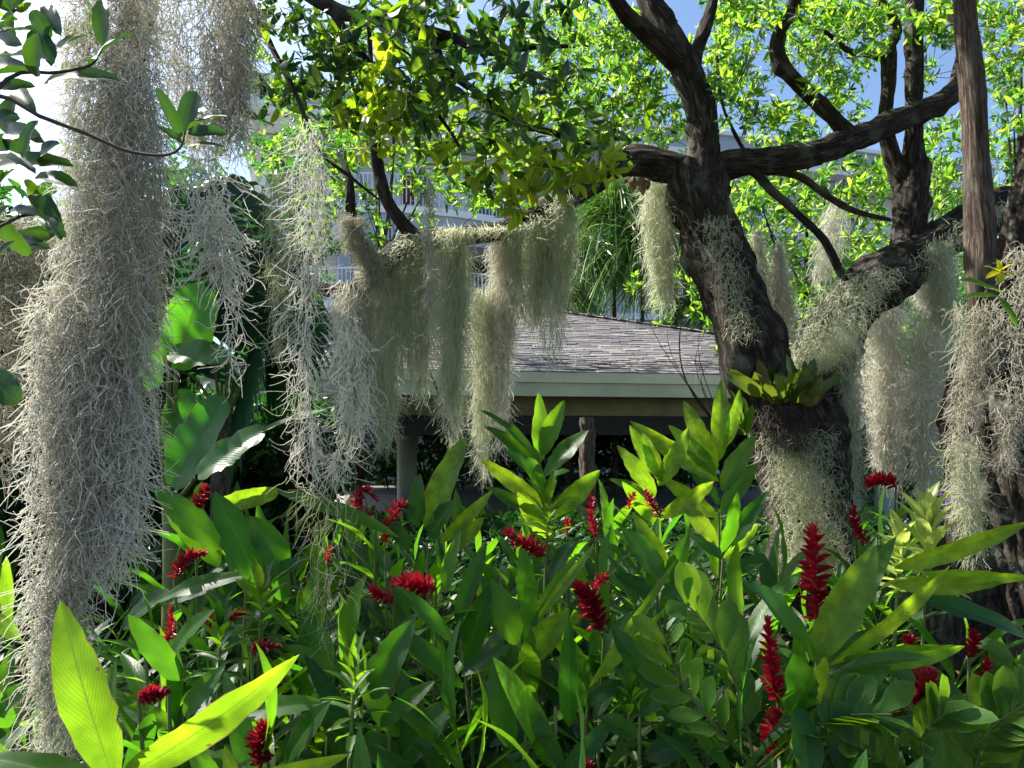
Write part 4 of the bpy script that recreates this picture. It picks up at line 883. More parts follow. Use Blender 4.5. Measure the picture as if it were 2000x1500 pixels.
for k in range(22):
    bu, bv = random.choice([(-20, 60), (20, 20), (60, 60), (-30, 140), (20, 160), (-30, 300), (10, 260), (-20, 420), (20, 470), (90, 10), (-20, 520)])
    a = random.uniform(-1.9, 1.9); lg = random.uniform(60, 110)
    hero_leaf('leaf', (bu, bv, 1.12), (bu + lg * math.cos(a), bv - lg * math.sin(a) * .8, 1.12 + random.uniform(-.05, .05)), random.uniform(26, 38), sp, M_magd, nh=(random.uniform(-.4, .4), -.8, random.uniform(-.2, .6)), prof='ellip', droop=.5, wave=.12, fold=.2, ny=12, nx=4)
# yellow-lit leaves on the same twig
for (b0, t0, wp) in [((60, 365), (95, 450), 26), ((50, 350), (85, 400), 20)]:
    hero_leaf('leaf', (*b0, 1.12), (*t0, 1.12), wp, sp, M_mag, prof='ellip')

# ------------------------------------------------------------------ ginger
def flower_spike(parent, pts, rpx, n_=70, mat=None, bl=.030, loc=None):
    """pts (u, v, Y) base to tip; overlapping pointed bracts round a curved axis"""
    c_ = catmull([tuple(P(*p_)) for p_ in pts], 40); R_ = rpx / F * pts[0][2]
    k = np.linspace(0.02, 1, n_); i = (k * 39).astype(int); T = nrm(np.gradient(c_, axis=0))[i]
    ref = nrm(np.cross(T, np.array([.2, .9, .3]))); b2 = np.cross(T, ref); th = np.arange(n_) * 2.399
    o_ = ref * np.cos(th)[:, None] + b2 * np.sin(th)[:, None]
    prof = np.sin(PI * np.clip(k * .85 + .15, 0, 1)) ** .5
    d = o_ * (.55 + .6 * prof)[:, None] + T * (.55 + .9 * k ** 3)[:, None] + rng.normal(size=(n_, 3)) * .12
    pos = c_[i] + o_ * R_ * .08
    V0, q0, uv0, e = leaf_grid(1, .5, 'lance', .45, -.35, 0, 0, 2, 4, seed=1); n_ = int(n_ * .72); k = np.linspace(0.02, 1, n_); i = (k * 39).astype(int); T = T[:n_]; T = nrm(np.gradient(c_, axis=0))[i]
    ref = nrm(np.cross(T, np.array([.2, .9, .3]))); b2 = np.cross(T, ref); th = np.arange(n_) * 2.399; o_ = ref * np.cos(th)[:, None] + b2 * np.sin(th)[:, None]; prof = np.sin(PI * np.clip(k * .85 + .15, 0, 1)) ** .5
    d = o_ * (.55 + .6 * prof)[:, None] + T * (.30 + .9 * k ** 3)[:, None] + rng.normal(size=(n_, 3)) * .22; pos = c_[i] + o_ * R_ * .08
    R = leaf_frames(pos, d, T, R_ * 1.15 * (.45 + .6 * prof) * rng.uniform(.85, 1.1, n_))
    V = np.einsum('nij,kj->nki', R, V0) + pos[:, None]
    q = (q0[None] + (np.arange(n_) * len(V0))[:, None, None]).reshape(-1, 4)
    V1, q1 = tubes(c_[None], np.full((1, 40), R_ * .16), 5)
    VV = np.concatenate([V.reshape(-1, 3), V1]); qq = np.concatenate([q, q1 + len(V.reshape(-1, 3))])
    return link('flower_spike', mesh_np('flower_spike', VV, qq, mat or random.choice(M_reds)), parent)

def ground_at(u, Y): return Vector(((u - 1000) / F * Y, Y, 0))

def ginger(label, root_u, top, leaves, flowers=(), mat=None, group='red ginger plants of the bed', stem=True, midpt=None):
    """a hand-placed shoot: leaves = (base uvY, tip uvY, width px[, mat])"""
    Y = top[2]; g = ground_at(root_u, Y); t = empty('ginger_plant', g); tag(t, label, 'ginger plant', group)
    tp = P(*top)
    if stem: path_tube('stem', [g, g.lerp(tp, .5) + Vector((random.uniform(-.03, .03), 0, 0)), tp], .011, .005, t, M_stem, 14, 7)
    for lf in leaves:
        b_, t_, wp = lf[:3]; mt = lf[3] if len(lf) > 3 else (mat or M_ging); nh = lf[4] if len(lf) > 4 else (random.uniform(-.3, .3), -.75, .65)
        hero_leaf('leaf', b_, t_, wp, t, mt, nh=nh, droop=lf[5] if len(lf) > 5 else random.uniform(.2, .6))
    for fl in flowers: flower_spike(t, fl[0], fl[1], fl[2] if len(fl) > 2 else 70)
    return t

Y1 = .95
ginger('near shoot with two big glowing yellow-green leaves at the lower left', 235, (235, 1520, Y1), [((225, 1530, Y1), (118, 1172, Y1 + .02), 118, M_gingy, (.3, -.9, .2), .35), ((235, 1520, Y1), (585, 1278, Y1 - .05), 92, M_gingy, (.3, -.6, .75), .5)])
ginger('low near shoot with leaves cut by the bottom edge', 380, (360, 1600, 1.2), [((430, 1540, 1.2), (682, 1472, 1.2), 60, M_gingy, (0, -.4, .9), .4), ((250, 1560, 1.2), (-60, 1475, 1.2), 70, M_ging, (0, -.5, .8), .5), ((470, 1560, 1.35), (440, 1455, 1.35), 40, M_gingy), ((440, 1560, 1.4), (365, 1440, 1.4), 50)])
# the tall centre shoot
Yc = 3.6
ginger('tall centre ginger shoot standing clear against the pavilion', 1080, (1072, 980, Yc), [
    ((1055, 905, Yc), (1052, 765, Yc), 42, M_ging), ((1058, 890, Yc), (1102, 782, Yc - .1), 50, M_ging), ((1055, 900, Yc), (938, 800, Yc), 40, M_ging, (0, -.4, .9)), ((1058, 915, Yc), (945, 832, Yc), 42, M_ging), ((1065, 930, Yc), (1150, 840, Yc), 52, M_ging),
    ((1070, 960, Yc), (985, 880, Yc - .15), 56, M_ging), ((1068, 990, Yc), (938, 895, Yc), 40, M_gingy), ((1070, 1010, Yc), (1172, 918, Yc), 52, M_gingy, (0, -.5, .9)), ((1062, 950, Yc), (1113, 920, Yc - .2), 34), ((1072, 1030, Yc), (945, 950, Yc), 40, M_ging), ((1075, 1050, Yc), (1010, 960, Yc - .1), 46, M_gingy)])
# the lone curved leaf pair left of it
ginger('shoot with one tall arching dappled leaf left of the centre shoot', 840, (835, 1060, 3.3), [((830, 1030, 3.3), (912, 852, 3.3), 66, M_gingy, (-.3, -.9, .2), .5), ((815, 1030, 3.3), (820, 925, 3.3), 48), ((840, 1050, 3.3), (890, 978, 3.2), 62), ((860, 1060, 3.3), (962, 958, 3.3), 34, M_gingy), ((900, 1070, 3.3), (890, 955, 3.35), 30), ((880, 1075, 3.3), (945, 1010, 3.3), 40, M_gingy), ((800, 1075, 3.3), (757, 1010, 3.3), 36)])
Yr = 4.0
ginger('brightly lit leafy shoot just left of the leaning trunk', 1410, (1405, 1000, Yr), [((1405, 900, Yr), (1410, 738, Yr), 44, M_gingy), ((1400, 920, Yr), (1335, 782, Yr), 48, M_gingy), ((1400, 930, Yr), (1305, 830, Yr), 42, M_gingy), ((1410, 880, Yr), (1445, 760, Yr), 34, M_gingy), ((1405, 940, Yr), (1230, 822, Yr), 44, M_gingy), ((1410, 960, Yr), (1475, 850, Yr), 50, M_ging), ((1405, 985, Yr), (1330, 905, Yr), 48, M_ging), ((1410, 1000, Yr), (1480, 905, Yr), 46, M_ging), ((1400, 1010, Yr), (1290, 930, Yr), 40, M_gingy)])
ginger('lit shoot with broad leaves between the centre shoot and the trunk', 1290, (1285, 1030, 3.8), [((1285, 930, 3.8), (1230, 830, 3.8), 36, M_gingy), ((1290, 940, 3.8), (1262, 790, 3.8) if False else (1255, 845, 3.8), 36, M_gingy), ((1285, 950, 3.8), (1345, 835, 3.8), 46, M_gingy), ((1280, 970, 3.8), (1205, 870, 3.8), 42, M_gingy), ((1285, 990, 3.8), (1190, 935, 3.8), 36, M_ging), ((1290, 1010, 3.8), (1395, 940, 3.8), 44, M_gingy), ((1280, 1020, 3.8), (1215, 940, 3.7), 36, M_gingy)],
       [([(1228, 995, 3.6), (1232, 975, 3.6), (1238, 965, 3.6)], 10, 30), ([(1290, 1010, 3.6), (1275, 985, 3.6), (1262, 960, 3.6)], 13, 50)])
# right hero
Yh = 2.15
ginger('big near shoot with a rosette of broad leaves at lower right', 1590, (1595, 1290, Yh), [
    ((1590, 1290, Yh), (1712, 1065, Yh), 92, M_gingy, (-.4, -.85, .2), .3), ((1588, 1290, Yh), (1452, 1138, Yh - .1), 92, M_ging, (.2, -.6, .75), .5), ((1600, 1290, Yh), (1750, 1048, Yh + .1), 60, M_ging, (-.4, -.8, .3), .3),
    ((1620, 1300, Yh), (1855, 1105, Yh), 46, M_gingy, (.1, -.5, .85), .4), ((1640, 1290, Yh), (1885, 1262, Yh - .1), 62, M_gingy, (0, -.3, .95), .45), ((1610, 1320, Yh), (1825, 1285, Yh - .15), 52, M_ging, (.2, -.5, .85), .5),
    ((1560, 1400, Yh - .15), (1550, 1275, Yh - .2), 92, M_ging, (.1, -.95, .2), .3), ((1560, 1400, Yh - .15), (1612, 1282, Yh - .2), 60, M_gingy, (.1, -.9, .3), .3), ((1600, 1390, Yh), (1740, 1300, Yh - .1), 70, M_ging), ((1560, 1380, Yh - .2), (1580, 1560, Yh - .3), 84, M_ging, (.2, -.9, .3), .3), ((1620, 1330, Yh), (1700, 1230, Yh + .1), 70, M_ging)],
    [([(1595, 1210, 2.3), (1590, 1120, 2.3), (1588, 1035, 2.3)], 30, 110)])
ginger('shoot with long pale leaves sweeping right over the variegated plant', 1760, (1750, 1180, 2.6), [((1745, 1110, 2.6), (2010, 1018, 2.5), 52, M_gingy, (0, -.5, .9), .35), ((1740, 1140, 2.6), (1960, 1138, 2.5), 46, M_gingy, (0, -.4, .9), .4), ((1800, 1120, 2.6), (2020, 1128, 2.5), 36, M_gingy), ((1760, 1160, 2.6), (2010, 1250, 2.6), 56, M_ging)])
HL = [
 ('shoot with broad upright leaves directly below the level red spike', 925, (900, 1240, 2.6), 2.6, [((870, 1160), (900, 1035), 36), ((890, 1215), (950, 1055), 44), ((885, 1255), (765, 1140), 40), ((905, 1345), (755, 1215), 48), ((905, 1300), (958, 1138), 62), ((900, 1320), (1000, 1260), 40)]),
 ('shoot with a glossy round-tipped leaf in the middle of the bed', 1030, (1035, 1230, 2.6), 2.6, [((1010, 1260), (958, 1132), 68), ((1035, 1215), (1018, 1068), 54), ((1015, 1300), (1112, 1188), 68, 1), ((1050, 1210), (1162, 1062), 26, 1), ((1045, 1200), (1130, 1080), 30), ((1030, 1270), (1100, 1240), 34)]),
 ('shoot with very dark hanging leaves at the bottom centre', 1090, (1085, 1380, 2.1), 2.1, [((1080, 1500), (962, 1283), 72), ((1000, 1465), (962, 1295), 66), ((1112, 1420), (1112, 1205), 48), ((1095, 1520), (1200, 1400), 46), ((1100, 1500), (1020, 1360), 44)]),
 ('shoot with two narrow glowing leaves slanting up to the zamia', 1150, (1150, 1350, 2.3), 2.3, [((1150, 1345), (1322, 1092), 26, 1), ((1160, 1330), (1305, 1182), 24, 1), ((1145, 1370), (1240, 1330), 40), ((1150, 1380), (1080, 1290), 44)]),
 ('shoot with wide leaves left of the bottom centre', 760, (760, 1400, 2.2), 2.2, [((725, 1365), (812, 1208), 82), ((775, 1495), (892, 1368), 92), ((780, 1440), (690, 1300), 60), ((790, 1480), (700, 1440), 56), ((740, 1420), (850, 1330), 50)]),
 ('shoot with upright ribbed leaves under the moss threads', 650, (655, 1290, 2.5), 2.5, [((680, 1275), (716, 1122), 64), ((610, 1245), (620, 1100), 50), ((650, 1290), (590, 1190), 44), ((660, 1320), (560, 1260), 46), ((670, 1330), (765, 1290), 46)]),
 ('shoot with large shadowed leaves right of the huge moss beard', 470, (480, 1150, 2.8), 2.8, [((505, 1140), (418, 962), 84), ((440, 1075), (298, 948), 66), ((560, 1115), (488, 1008), 74), ((490, 1122), (300, 1178), 44), ((500, 1150), (600, 1090), 50)]),
 ('low shoot with broad leaves at the bottom left of centre', 520, (520, 1450, 2.0), 2.0, [((630, 1372), (415, 1402), 58), ((470, 1510), (518, 1368), 78), ((560, 1490), (648, 1368), 68), ((520, 1520), (640, 1500), 56), ((500, 1480), (380, 1500), 60)]),
 ('shoot with a dark ribbed leaf right of the centre shoot', 1290, (1285, 1120, 3.2), 3.2, [((1295, 1130), (1212, 1030), 66), ((1300, 1150), (1345, 1040), 46), ((1310, 1120), (1235, 1000), 40, 1), ((1290, 1170), (1380, 1110), 46), ((1285, 1170), (1200, 1120), 50)]),
 ('shoot with a pale shiny folded leaf left of the mossy trunk base', 1410, (1412, 1090, 3.4), 3.4, [((1412, 1092), (1342, 1040), 34), ((1412, 1092), (1482, 1022), 30, 1), ((1410, 1080), (1440, 960), 40), ((1400, 1060), (1330, 980), 40, 1), ((1420, 1070), (1500, 960), 44), ((1415, 1120), (1500, 1090), 40)]),
 ('low dark shoot left of the zamia in the bottom right half', 1260, (1250, 1400, 2.1), 2.1, [((1270, 1330), (1195, 1225), 56), ((1250, 1400), (1340, 1300), 50), ((1245, 1440), (1170, 1400), 54), ((1260, 1480), (1360, 1450), 60)]),
 ('dark shoot in the lower left corner beneath the moss tip', 60, (40, 1450, 1.7), 1.7, [((20, 1420), (-40, 1330), 60), ((60, 1470), (150, 1380), 60), ((0, 1400), (60, 1330), 50), ((40, 1250), (-40, 1190), 40)]),
 ('shoot with dim leaves right of the glowing leaf pair', 330, (330, 1350, 2.0), 2.0, [((350, 1330), (250, 1200), 60), ((360, 1400), (440, 1300), 56), ((330, 1300), (420, 1190), 56), ((340, 1420), (240, 1380), 50)]),
 ('shoot with long horizontal leaves at the lower right under the flowers', 1760, (1750, 1430, 2.3), 2.3, [((1740, 1420), (1640, 1320), 60), ((1750, 1450), (1880, 1420), 56), ((1760, 1400), (1850, 1470), 50), ((1740, 1470), (1660, 1440), 60), ((1790, 1330), (1700, 1290), 44)]),
]
for (lb, ru, top, Yq, lv) in HL:
    ginger(lb, ru, top, [((*l_[0], Yq + random.uniform(-.05, .05)), (*l_[1], Yq + random.uniform(-.1, .06)), l_[2], M_gingy if len(l_) > 3 else M_ging) for l_ in lv])
# flowers: (label, stem base u, spike points, radius px, n)
FLW = [('red ginger with a curled round red spike beside the shaded post', 720, [(735, 1000, 3.4), (705, 1005, 3.4), (695, 975, 3.4), (715, 955, 3.4), (735, 975, 3.4)], 15, 80),
       ('red ginger with an upright crooked spike left of the arching leaf', 760, [(752, 1060, 3.3), (765, 1015, 3.3), (778, 990, 3.3), (798, 985, 3.3)], 17, 80),
       ('red ginger with a spike lying level above the pale sprig', 840, [(852, 1150, 2.7), (810, 1140, 2.7), (772, 1138, 2.7)], 24, 90),
       ('red ginger with a dim spike just behind the level one', 750, [(770, 1165, 2.9), (745, 1165, 2.9), (728, 1150, 2.9)], 18, 60),
       ('red ginger with a bright spike tilted left below the centre shoot', 1060, [(1065, 1085, 3.0), (1040, 1065, 3.0), (1012, 1055, 3.0), (992, 1038, 3.0)], 20, 90),
       ('red ginger with a fat zigzag spike right of centre', 1160, [(1180, 1230, 2.6), (1160, 1195, 2.6), (1150, 1165, 2.6), (1130, 1145, 2.6)], 26, 110),
       ('red ginger with a small pink spike above the zigzag one', 1190, [(1160, 1150, 2.9), (1172, 1132, 2.9), (1185, 1125, 2.9)], 13, 40),
       ('red ginger with a slim upright spike in front of the palm stem', 1165, [(1165, 1050, 3.6), (1155, 1010, 3.6), (1155, 968, 3.6)], 13, 60),
       ('red ginger with a tall spike hidden behind the zamia frond', 1510, [(1520, 1370, 2.35), (1505, 1300, 2.35), (1500, 1210, 2.35)], 22, 110),
       ('red ginger with a dark deep-red spike at the foot of the big shoot', 1520, [(1515, 1480, 2.2), (1512, 1430, 2.2), (1518, 1395, 2.2)], 28, 80),
       ('red ginger with a bent spike right of the mossy trunk base', 1680, [(1695, 1060, 3.9), (1678, 1040, 3.9), (1668, 1015, 3.9), (1668, 992, 3.9)], 15, 70),
       ('red ginger with a crown-like flower under the bright moss column', 1735, [(1750, 950, 4.0), (1735, 938, 4.0), (1715, 935, 4.0), (1695, 945, 4.0)], 16, 80),
       ('red ginger with a full round spike at lower right', 1800, [(1820, 1385, 2.4), (1800, 1365, 2.4), (1795, 1340, 2.4), (1810, 1315, 2.4)], 34, 130),
       ('red ginger with a small spike touching the pale leaf tip', 1900, [(1893, 1285, 2.6), (1900, 1260, 2.6), (1902, 1235, 2.6)], 17, 70),
       ('red ginger with a curved drooping spike at the far lower right', 1910, [(1890, 1345, 2.5), (1915, 1345, 2.5), (1925, 1320, 2.5), (1928, 1290, 2.5)], 20, 80),
       ('red ginger with a dim small spike behind the rosette leaves', 1780, [(1790, 1270, 2.7), (1778, 1258, 2.7), (1772, 1245, 2.7)], 16, 50),
       ('red ginger with an upright spike at the bottom left of centre', 505, [(508, 1500, 1.9), (505, 1455, 1.9), (512, 1415, 1.9)], 24, 80),
       ('red ginger with a U-shaped dark spike left of centre', 320, [(280, 1240, 2.3), (300, 1255, 2.3), (325, 1250, 2.3), (335, 1220, 2.3), (332, 1185, 2.3)], 13, 90),
       ('red ginger with a dim spike behind the glowing leaf', 310, [(270, 1365, 1.9), (295, 1355, 1.9), (325, 1350, 1.9)], 18, 70),
       ('red ginger with a drooping dark spike under the broad leaf', 370, [(340, 1130, 2.8), (350, 1105, 2.8), (370, 1085, 2.8), (398, 1080, 2.8)], 17, 80),
       ('red ginger with three thin hanging spikes below the broad leaf', 390, [(380, 1000, 3.0), (388, 975, 3.0), (400, 950, 3.0)], 15, 60),
       ('red ginger with a faint dark spike in the shade at left', 440, [(400, 1215, 2.6), (440, 1205, 2.6), (480, 1195, 2.6)], 16, 70),
       ('red ginger with a dark low spike above the glowing leaf tip', 520, [(490, 1270, 2.2), (515, 1262, 2.2), (545, 1262, 2.2)], 14, 60),
       ('red ginger with a tiny spike between the two curtain-side flowers', 640, [(640, 1100, 3.2), (640, 1085, 3.2), (645, 1070, 3.2)], 11, 40),
       ('red ginger with a small spike half behind a centre leaf', 930, [(920, 1190, 2.9), (922, 1172, 2.9), (925, 1158, 2.9)], 13, 45),
       ('red ginger with a small tip showing at the bottom edge', 1150, [(1150, 1510, 2.0), (1150, 1500, 2.0), (1148, 1488, 2.0)], 13, 40),
       ('red ginger with a tiny dim spike near the palm stem foot', 1110, [(1108, 1040, 3.8), (1108, 1025, 3.8), (1110, 1015, 3.8)], 10, 40)]
for (lb, ru, pts, rp, nn) in FLW:
    u, v, Y = pts[0]; g = ground_at(ru, Y); t = empty('ginger_plant', g); tag(t, lb, 'ginger plant', 'flowering red ginger plants')
    b_ = P(u, v, Y); path_tube('stem', [g, g.lerp(b_, .55) + Vector((0, .02, 0)), b_], .010, .005, t, M_stem, 14, 6)
    flower_spike(t, pts, rp, nn)
    for k in range(5):                       # leaves below the flower
        f = .45 + .1 * k; q = g.lerp(b_, f); a = random.uniform(0, 2 * PI); lg = random.uniform(.28, .42)
        tipp = q + Vector((math.cos(a) * lg * .75, math.sin(a) * lg * .75, lg * random.uniform(.15, .55)))
        V, qd, uv, e = leaf_grid(lg, lg * .21, 'lance', .15, .6, .12, 0, 4, 10, seed=random.randrange(999))
        me = mesh_np('leaf', V, qd, M_ging, uv); o = bpy.data.objects.new('leaf', me); COL.objects.link(o); o.parent = t
        o.matrix_local = Matrix.Translation(-g) @ frame_to(q, tipp, (0, 0, 1), e)

# general shoots: prototypes then copies
leafmesh = []
for k in range(7):
    V, q, uv, e = leaf_grid(1, random.uniform(.155, .21), 'lance', random.uniform(.05, .15), random.uniform(.3, .9), .12, random.uniform(-.3, .3), 4, 12, seed=k)
    leafmesh.append((mesh_np('leaf', V, q, M_ging, uv), mesh_np('leaf', V, q, M_gingy, uv), e))
def make_shoot(seed):
    r = random.Random(seed); t = empty('ginger_plant', (0, 0, 0)); H = 1.0; lean = Vector((r.uniform(-.25, .25), r.uniform(-.25, .25), 0))
    pt = lambda f: Vector((lean.x * f ** 1.6, lean.y * f ** 1.6, H * f))
    path_tube('stem', [pt(0), pt(.4), pt(.75), pt(.97)], .011, .005, t, M_stem, 12, 6)
    az = r.uniform(0, PI); nl = 12
    for k in range(nl):
        f = .22 + .76 * k / (nl - 1); side = 1 if k % 2 else -1; a = az + (0 if side > 0 else PI) + r.uniform(-.5, .5); up = .35 + .5 * f + r.uniform(-.15, .2) + (.6 if k == nl - 1 else 0)
        lg = r.uniform(.38, .56) * (1 - .15 * abs(f - .6)); tip = pt(f) + Vector((math.cos(a) * math.cos(up), math.sin(a) * math.cos(up), math.sin(up))) * lg
        m0, m1, e = leafmesh[r.randrange(7)]
        o = bpy.data.objects.new('leaf', m0); COL.objects.link(o); o.parent = t
        o.matrix_local = frame_to(pt(f), tip, (r.uniform(-.4, .4), r.uniform(-.4, .4), 1), e)
    return t
def copy_tree(o, parent=None):
    c_ = o.copy(); COL.objects.link(c_)
    if parent: c_.parent = parent
    for ch in list(o.children): copy_tree(ch, c_)
    return c_
protos = [make_shoot(s) for s in range(9)]
zones = [(-200, 'at the far left behind the huge moss beard'), (330, 'in the shade right of the huge moss beard'), (600, 'between the moss strings and the arching leaf'), (880, 'in the middle of the bed'), (1180, 'right of the middle of the bed'), (1450, 'at the foot of the mossy trunk'), (1700, 'towards the massive trunk at the right')]
used = [False] * 9; cnt = 0
for (Y, v0, stepu) in [(5.3, 985, 105), (4.6, 1000, 105), (4.0, 1030, 105), (3.4, 1075, 115), (2.9, 1130, 125), (2.45, 1200, 150), (2.05, 1290, 190), (1.7, 1400, 250)]:
    u = -60 + random.uniform(0, 80)
    while u < 2080:
        uu = u + random.uniform(-30, 30); vv = v0 + random.uniform(-25, 55)
        if uu < 330: vv += 60
        if Y > 4.5 and (uu < 560 or 640 < uu < 1000): vv = max(vv, 1010)
        if 1480 < uu < 1720 and Y < 4.8: vv += 90
        if 1850 < uu and Y < 4.5: vv += 120
        for (_, _, fp_, _, _) in FLW:
            if Y < fp_[0][2] + .1 and abs(uu - fp_[1][0]) < 90 + 40 * (3 - Y): vv = max(vv, max(q_[1] for q_ in fp_) + 20)
        h = P(uu, vv, Y).z - .24
        if h > .22:
            i = random.randrange(9); pr = protos[i]
            if used[i]: o = copy_tree(pr)
            else: o = pr; used[i] = True
            o.location = ground_at(uu, Y); s = h; o.scale = (max(s, .75), max(s, .75), max(s, .45)); o.rotation_euler = (0, 0, random.uniform(0, 2 * PI))
            z = [z_ for z_ in zones if uu >= z_[0] - .1][-1][1] if uu > -200 else zones[0][1]
            dep = 'far' if Y > 4.3 else ('middle' if Y > 2.7 else 'front')
            tag(o, f'plain green ginger shoot, {dep} row, {z}', 'ginger plant', f'plain ginger shoots, {dep} row, {z}')
            if 1150 < uu < 1500 and 3.2 < Y < 4.8 or random.random() < .12:
                for ch in o.children:
                    if ch.name.startswith('leaf') and random.random() < .5:
                        pass
        u += stepu
# ------------------------------------------------------------------ broad banana-like leaves at the left
bn = empty('banana_plant', ground_at(330, 3.6)); tag(bn, 'broad-leaved banana plant between the huge moss beard and the fan palm', 'banana plant')
path_tube('stem', [ground_at(330, 3.6), P(335, 1100, 3.6), P(330, 980, 3.6)], .05, .035, bn, M_stem, 12, 10)
for (b0, t0, wp, Y, nh) in [((345, 720), (395, 555), 98, 3.4, (.3, -1, .1)), ((330, 690), (445, 700), 66, 3.3, (.1, -.8, .6)), ((335, 950), (440, 775), 92, 3.2, (-.2, -1, .2)), ((385, 930), (520, 838), 66, 3.1, (.2, -.7, .7)), ((330, 870), (370, 760), 60, 3.5, (.2, -.9, .3)), ((300, 760), (240, 620), 80, 3.8, (.2, -1, .2))]:
    hero_leaf('leaf', (*b0, Y), (*t0, Y), wp, bn, M_big, nh=nh, prof='banana', droop=.25, fold=.08, wave=.10, ny=24, nx=6)
    path_tube('petiole', [P(330, 1000, 3.6), P((330 + b0[0]) / 2, (1000 + b0[1]) / 2, 3.55), P(*b0, Y)], .018, .010, bn, M_stem, 12, 6)
hero_leaf('leaf', (505, 845, 3.1), (640, 800, 3.1), 22, bn, M_big, nh=(.2, -.5, .8), droop=.3)
hero_leaf('leaf', (430, 985, 3.0), (545, 960, 3.0), 48, bn, M_gingy, nh=(0, -.7, .7), prof='banana', droop=.2)
hero_leaf('leaf', (540, 960, 3.0), (780, 1050, 3.0), 44, bn, M_ging, nh=(0, -.7, .7), droop=.4)
for (b0, t0, wp) in [((500, 1170), (420, 960), 70), ((430, 1110), (300, 950), 64), ((560, 1180), (500, 1020), 60), ((330, 1180), (490, 1120), 46), ((240, 1230), (330, 1150), 60)]:
    hero_leaf('leaf', (*b0, 2.9), (*t0, 2.9), wp, bn, M_ging, droop=.3)

# ------------------------------------------------------------------ zamia fronds
zm = empty('zamia_plant', ground_at(1480, 2.1)); tag(zm, 'cardboard-leaved zamia with rounded leaflets in front of the tall red spike', 'cycad')
V, q, uv, e = leaf_grid(1, .46, 'obov', .10, .15, .03, 0, 4, 8, seed=5); ZL = mesh_np('leaflet', V, q, M_zam, uv); ZLe = e
def frond(parent, pts, n_, lg, nh, flip=1):
    c_ = catmull([tuple(P(*p_)) for p_ in pts], 60)
    fr_ = path_tube('frond', [Vector(c_[k]) for k in range(0, 60, 6)] + [Vector(c_[-1])], .006, .002, parent, M_stem, 24, 6)
    T = nrm(np.gradient(c_, axis=0)); inv = Matrix.Translation(-parent.location)
    for k in range(n_):
        i = int(12 + 47 * k / n_)
        for sgn in (-1, 1):
            tt = Vector(T[i]); sd_ = tt.cross(Vector(nh)).normalized() * sgn; d = (sd_ * .8 + tt * random.uniform(.6, .9) + Vector(nh).normalized() * random.uniform(-.1, .45))
            l_ = lg * (1 - .45 * abs(k / n_ - .45)); b_ = Vector(c_[i]); M = frame_to(b_, b_ + d * l_, Vector(nh) + tt * .5, ZLe)
            o = bpy.data.objects.new('leaflet', ZL); COL.objects.link(o); o.parent = fr_
            o.matrix_parent_inverse = Matrix.Identity(4)
            o.matrix_basis = (fr_.matrix_parent_inverse.inverted() @ inv @ M) if False else M
frond(zm, [(1475, 1500, 2.1), (1455, 1400, 2.08), (1420, 1290, 2.05), (1370, 1210, 2.0), (1320, 1165, 1.95)], 9, .13, (.5, -.7, .5))
frond(zm, [(1475, 1500, 2.1), (1400, 1420, 2.0), (1330, 1330, 1.95), (1290, 1220, 1.9)], 7, .11, (-.5, -.6, .6))
frond(zm, [(1475, 1500, 2.1), (1550, 1440, 2.0), (1640, 1400, 1.95), (1740, 1395, 1.9)], 11, .12, (0, -.4, .9))
zm2 = empty('zamia_plant', ground_at(1880, 2.1)); tag(zm2, 'dark zamia fronds fanning along the bottom right edge', 'cycad')
frond(zm2, [(1880, 1700, 2.1), (1900, 1530, 2.05), (1930, 1430, 2.0), (2010, 1370, 1.95)], 12, .13, (-.3, -.7, .6))
frond(zm2, [(1880, 1700, 2.1), (1820, 1520, 2.0), (1800, 1440, 1.95), (1850, 1390, 1.9)], 12, .12, (.2, -.7, .6))
frond(zm2, [(1880, 1700, 2.1), (1760, 1560, 2.0), (1700, 1480, 1.95), (1640, 1440, 1.9)], 11, .12, (.2, -.5, .8))
frond(zm2, [(1880, 1700, 2.1), (1960, 1520, 2.4), (1990, 1380, 2.5), (1985, 1270, 2.5)], 11, .13, (-.3, -.8, .4))

# ------------------------------------------------------------------ pale variegated plants, orchids, tank plant, sprigs
def rosette_plant(name, label, cat, center, n_, lpx, wpx, mat, up=.5, ground=True, group=None, spread=1.2, sub=None):
    c_ = P(*center); Y = center[2]
    t = empty(name, (c_.x, c_.y, 0 if ground else c_.z)); tag(t, label, cat, group)
    if ground: path_tube('stem', [Vector((c_.x, c_.y, 0)), c_ - Vector((.02, 0, c_.z / 2)), c_ - Vector((0, 0, .02))], .009, .005, t, M_stem, 10, 6)
    for k in range(n_):
        a = k * 2.399; el = up + spread * (k / n_ - .5) + random.uniform(-.15, .15); lg = lpx / F * Y * random.uniform(.8, 1.15)
        hgt = Vector((0, 0, (k / n_ - .7) * .16 * lpx / 60))
        d = Vector((math.cos(a) * math.cos(el), math.sin(a) * math.cos(el), math.sin(el)))
        V, q, uv, e = leaf_grid(lg, wpx / F * Y, 'lance', .2, .5, .08, 0, 4, 8, seed=k)
        me = mesh_np('leaf', V, q, mat, uv); o = bpy.data.objects.new('leaf', me); COL.objects.link(o); o.parent = t
        o.matrix_local = Matrix.Translation(-t.location) @ frame_to(c_ + hgt, c_ + hgt + d * lg, (0, 0, 1.0), e)
    return t
rosette_plant('variegated_plant', 'pale cream-striped leafy plant right of the mossy trunk', 'shrub', (1810, 1060, 3.0), 30, 100, 26, M_pale, .5, spread=1.6)
rosette_plant('variegated_plant', 'smaller pale striped tuft lower left of the cream-striped plant', 'shrub', (1755, 1090, 3.1), 20, 75, 22, M_pale, .55, spread=1.5)
rosette_plant('variegated_plant', 'pale narrow-leaved tuft beside the purple orchid', 'shrub', (1860, 930, 3.8), 14, 60, 12, M_pale, .3, spread=1.5)
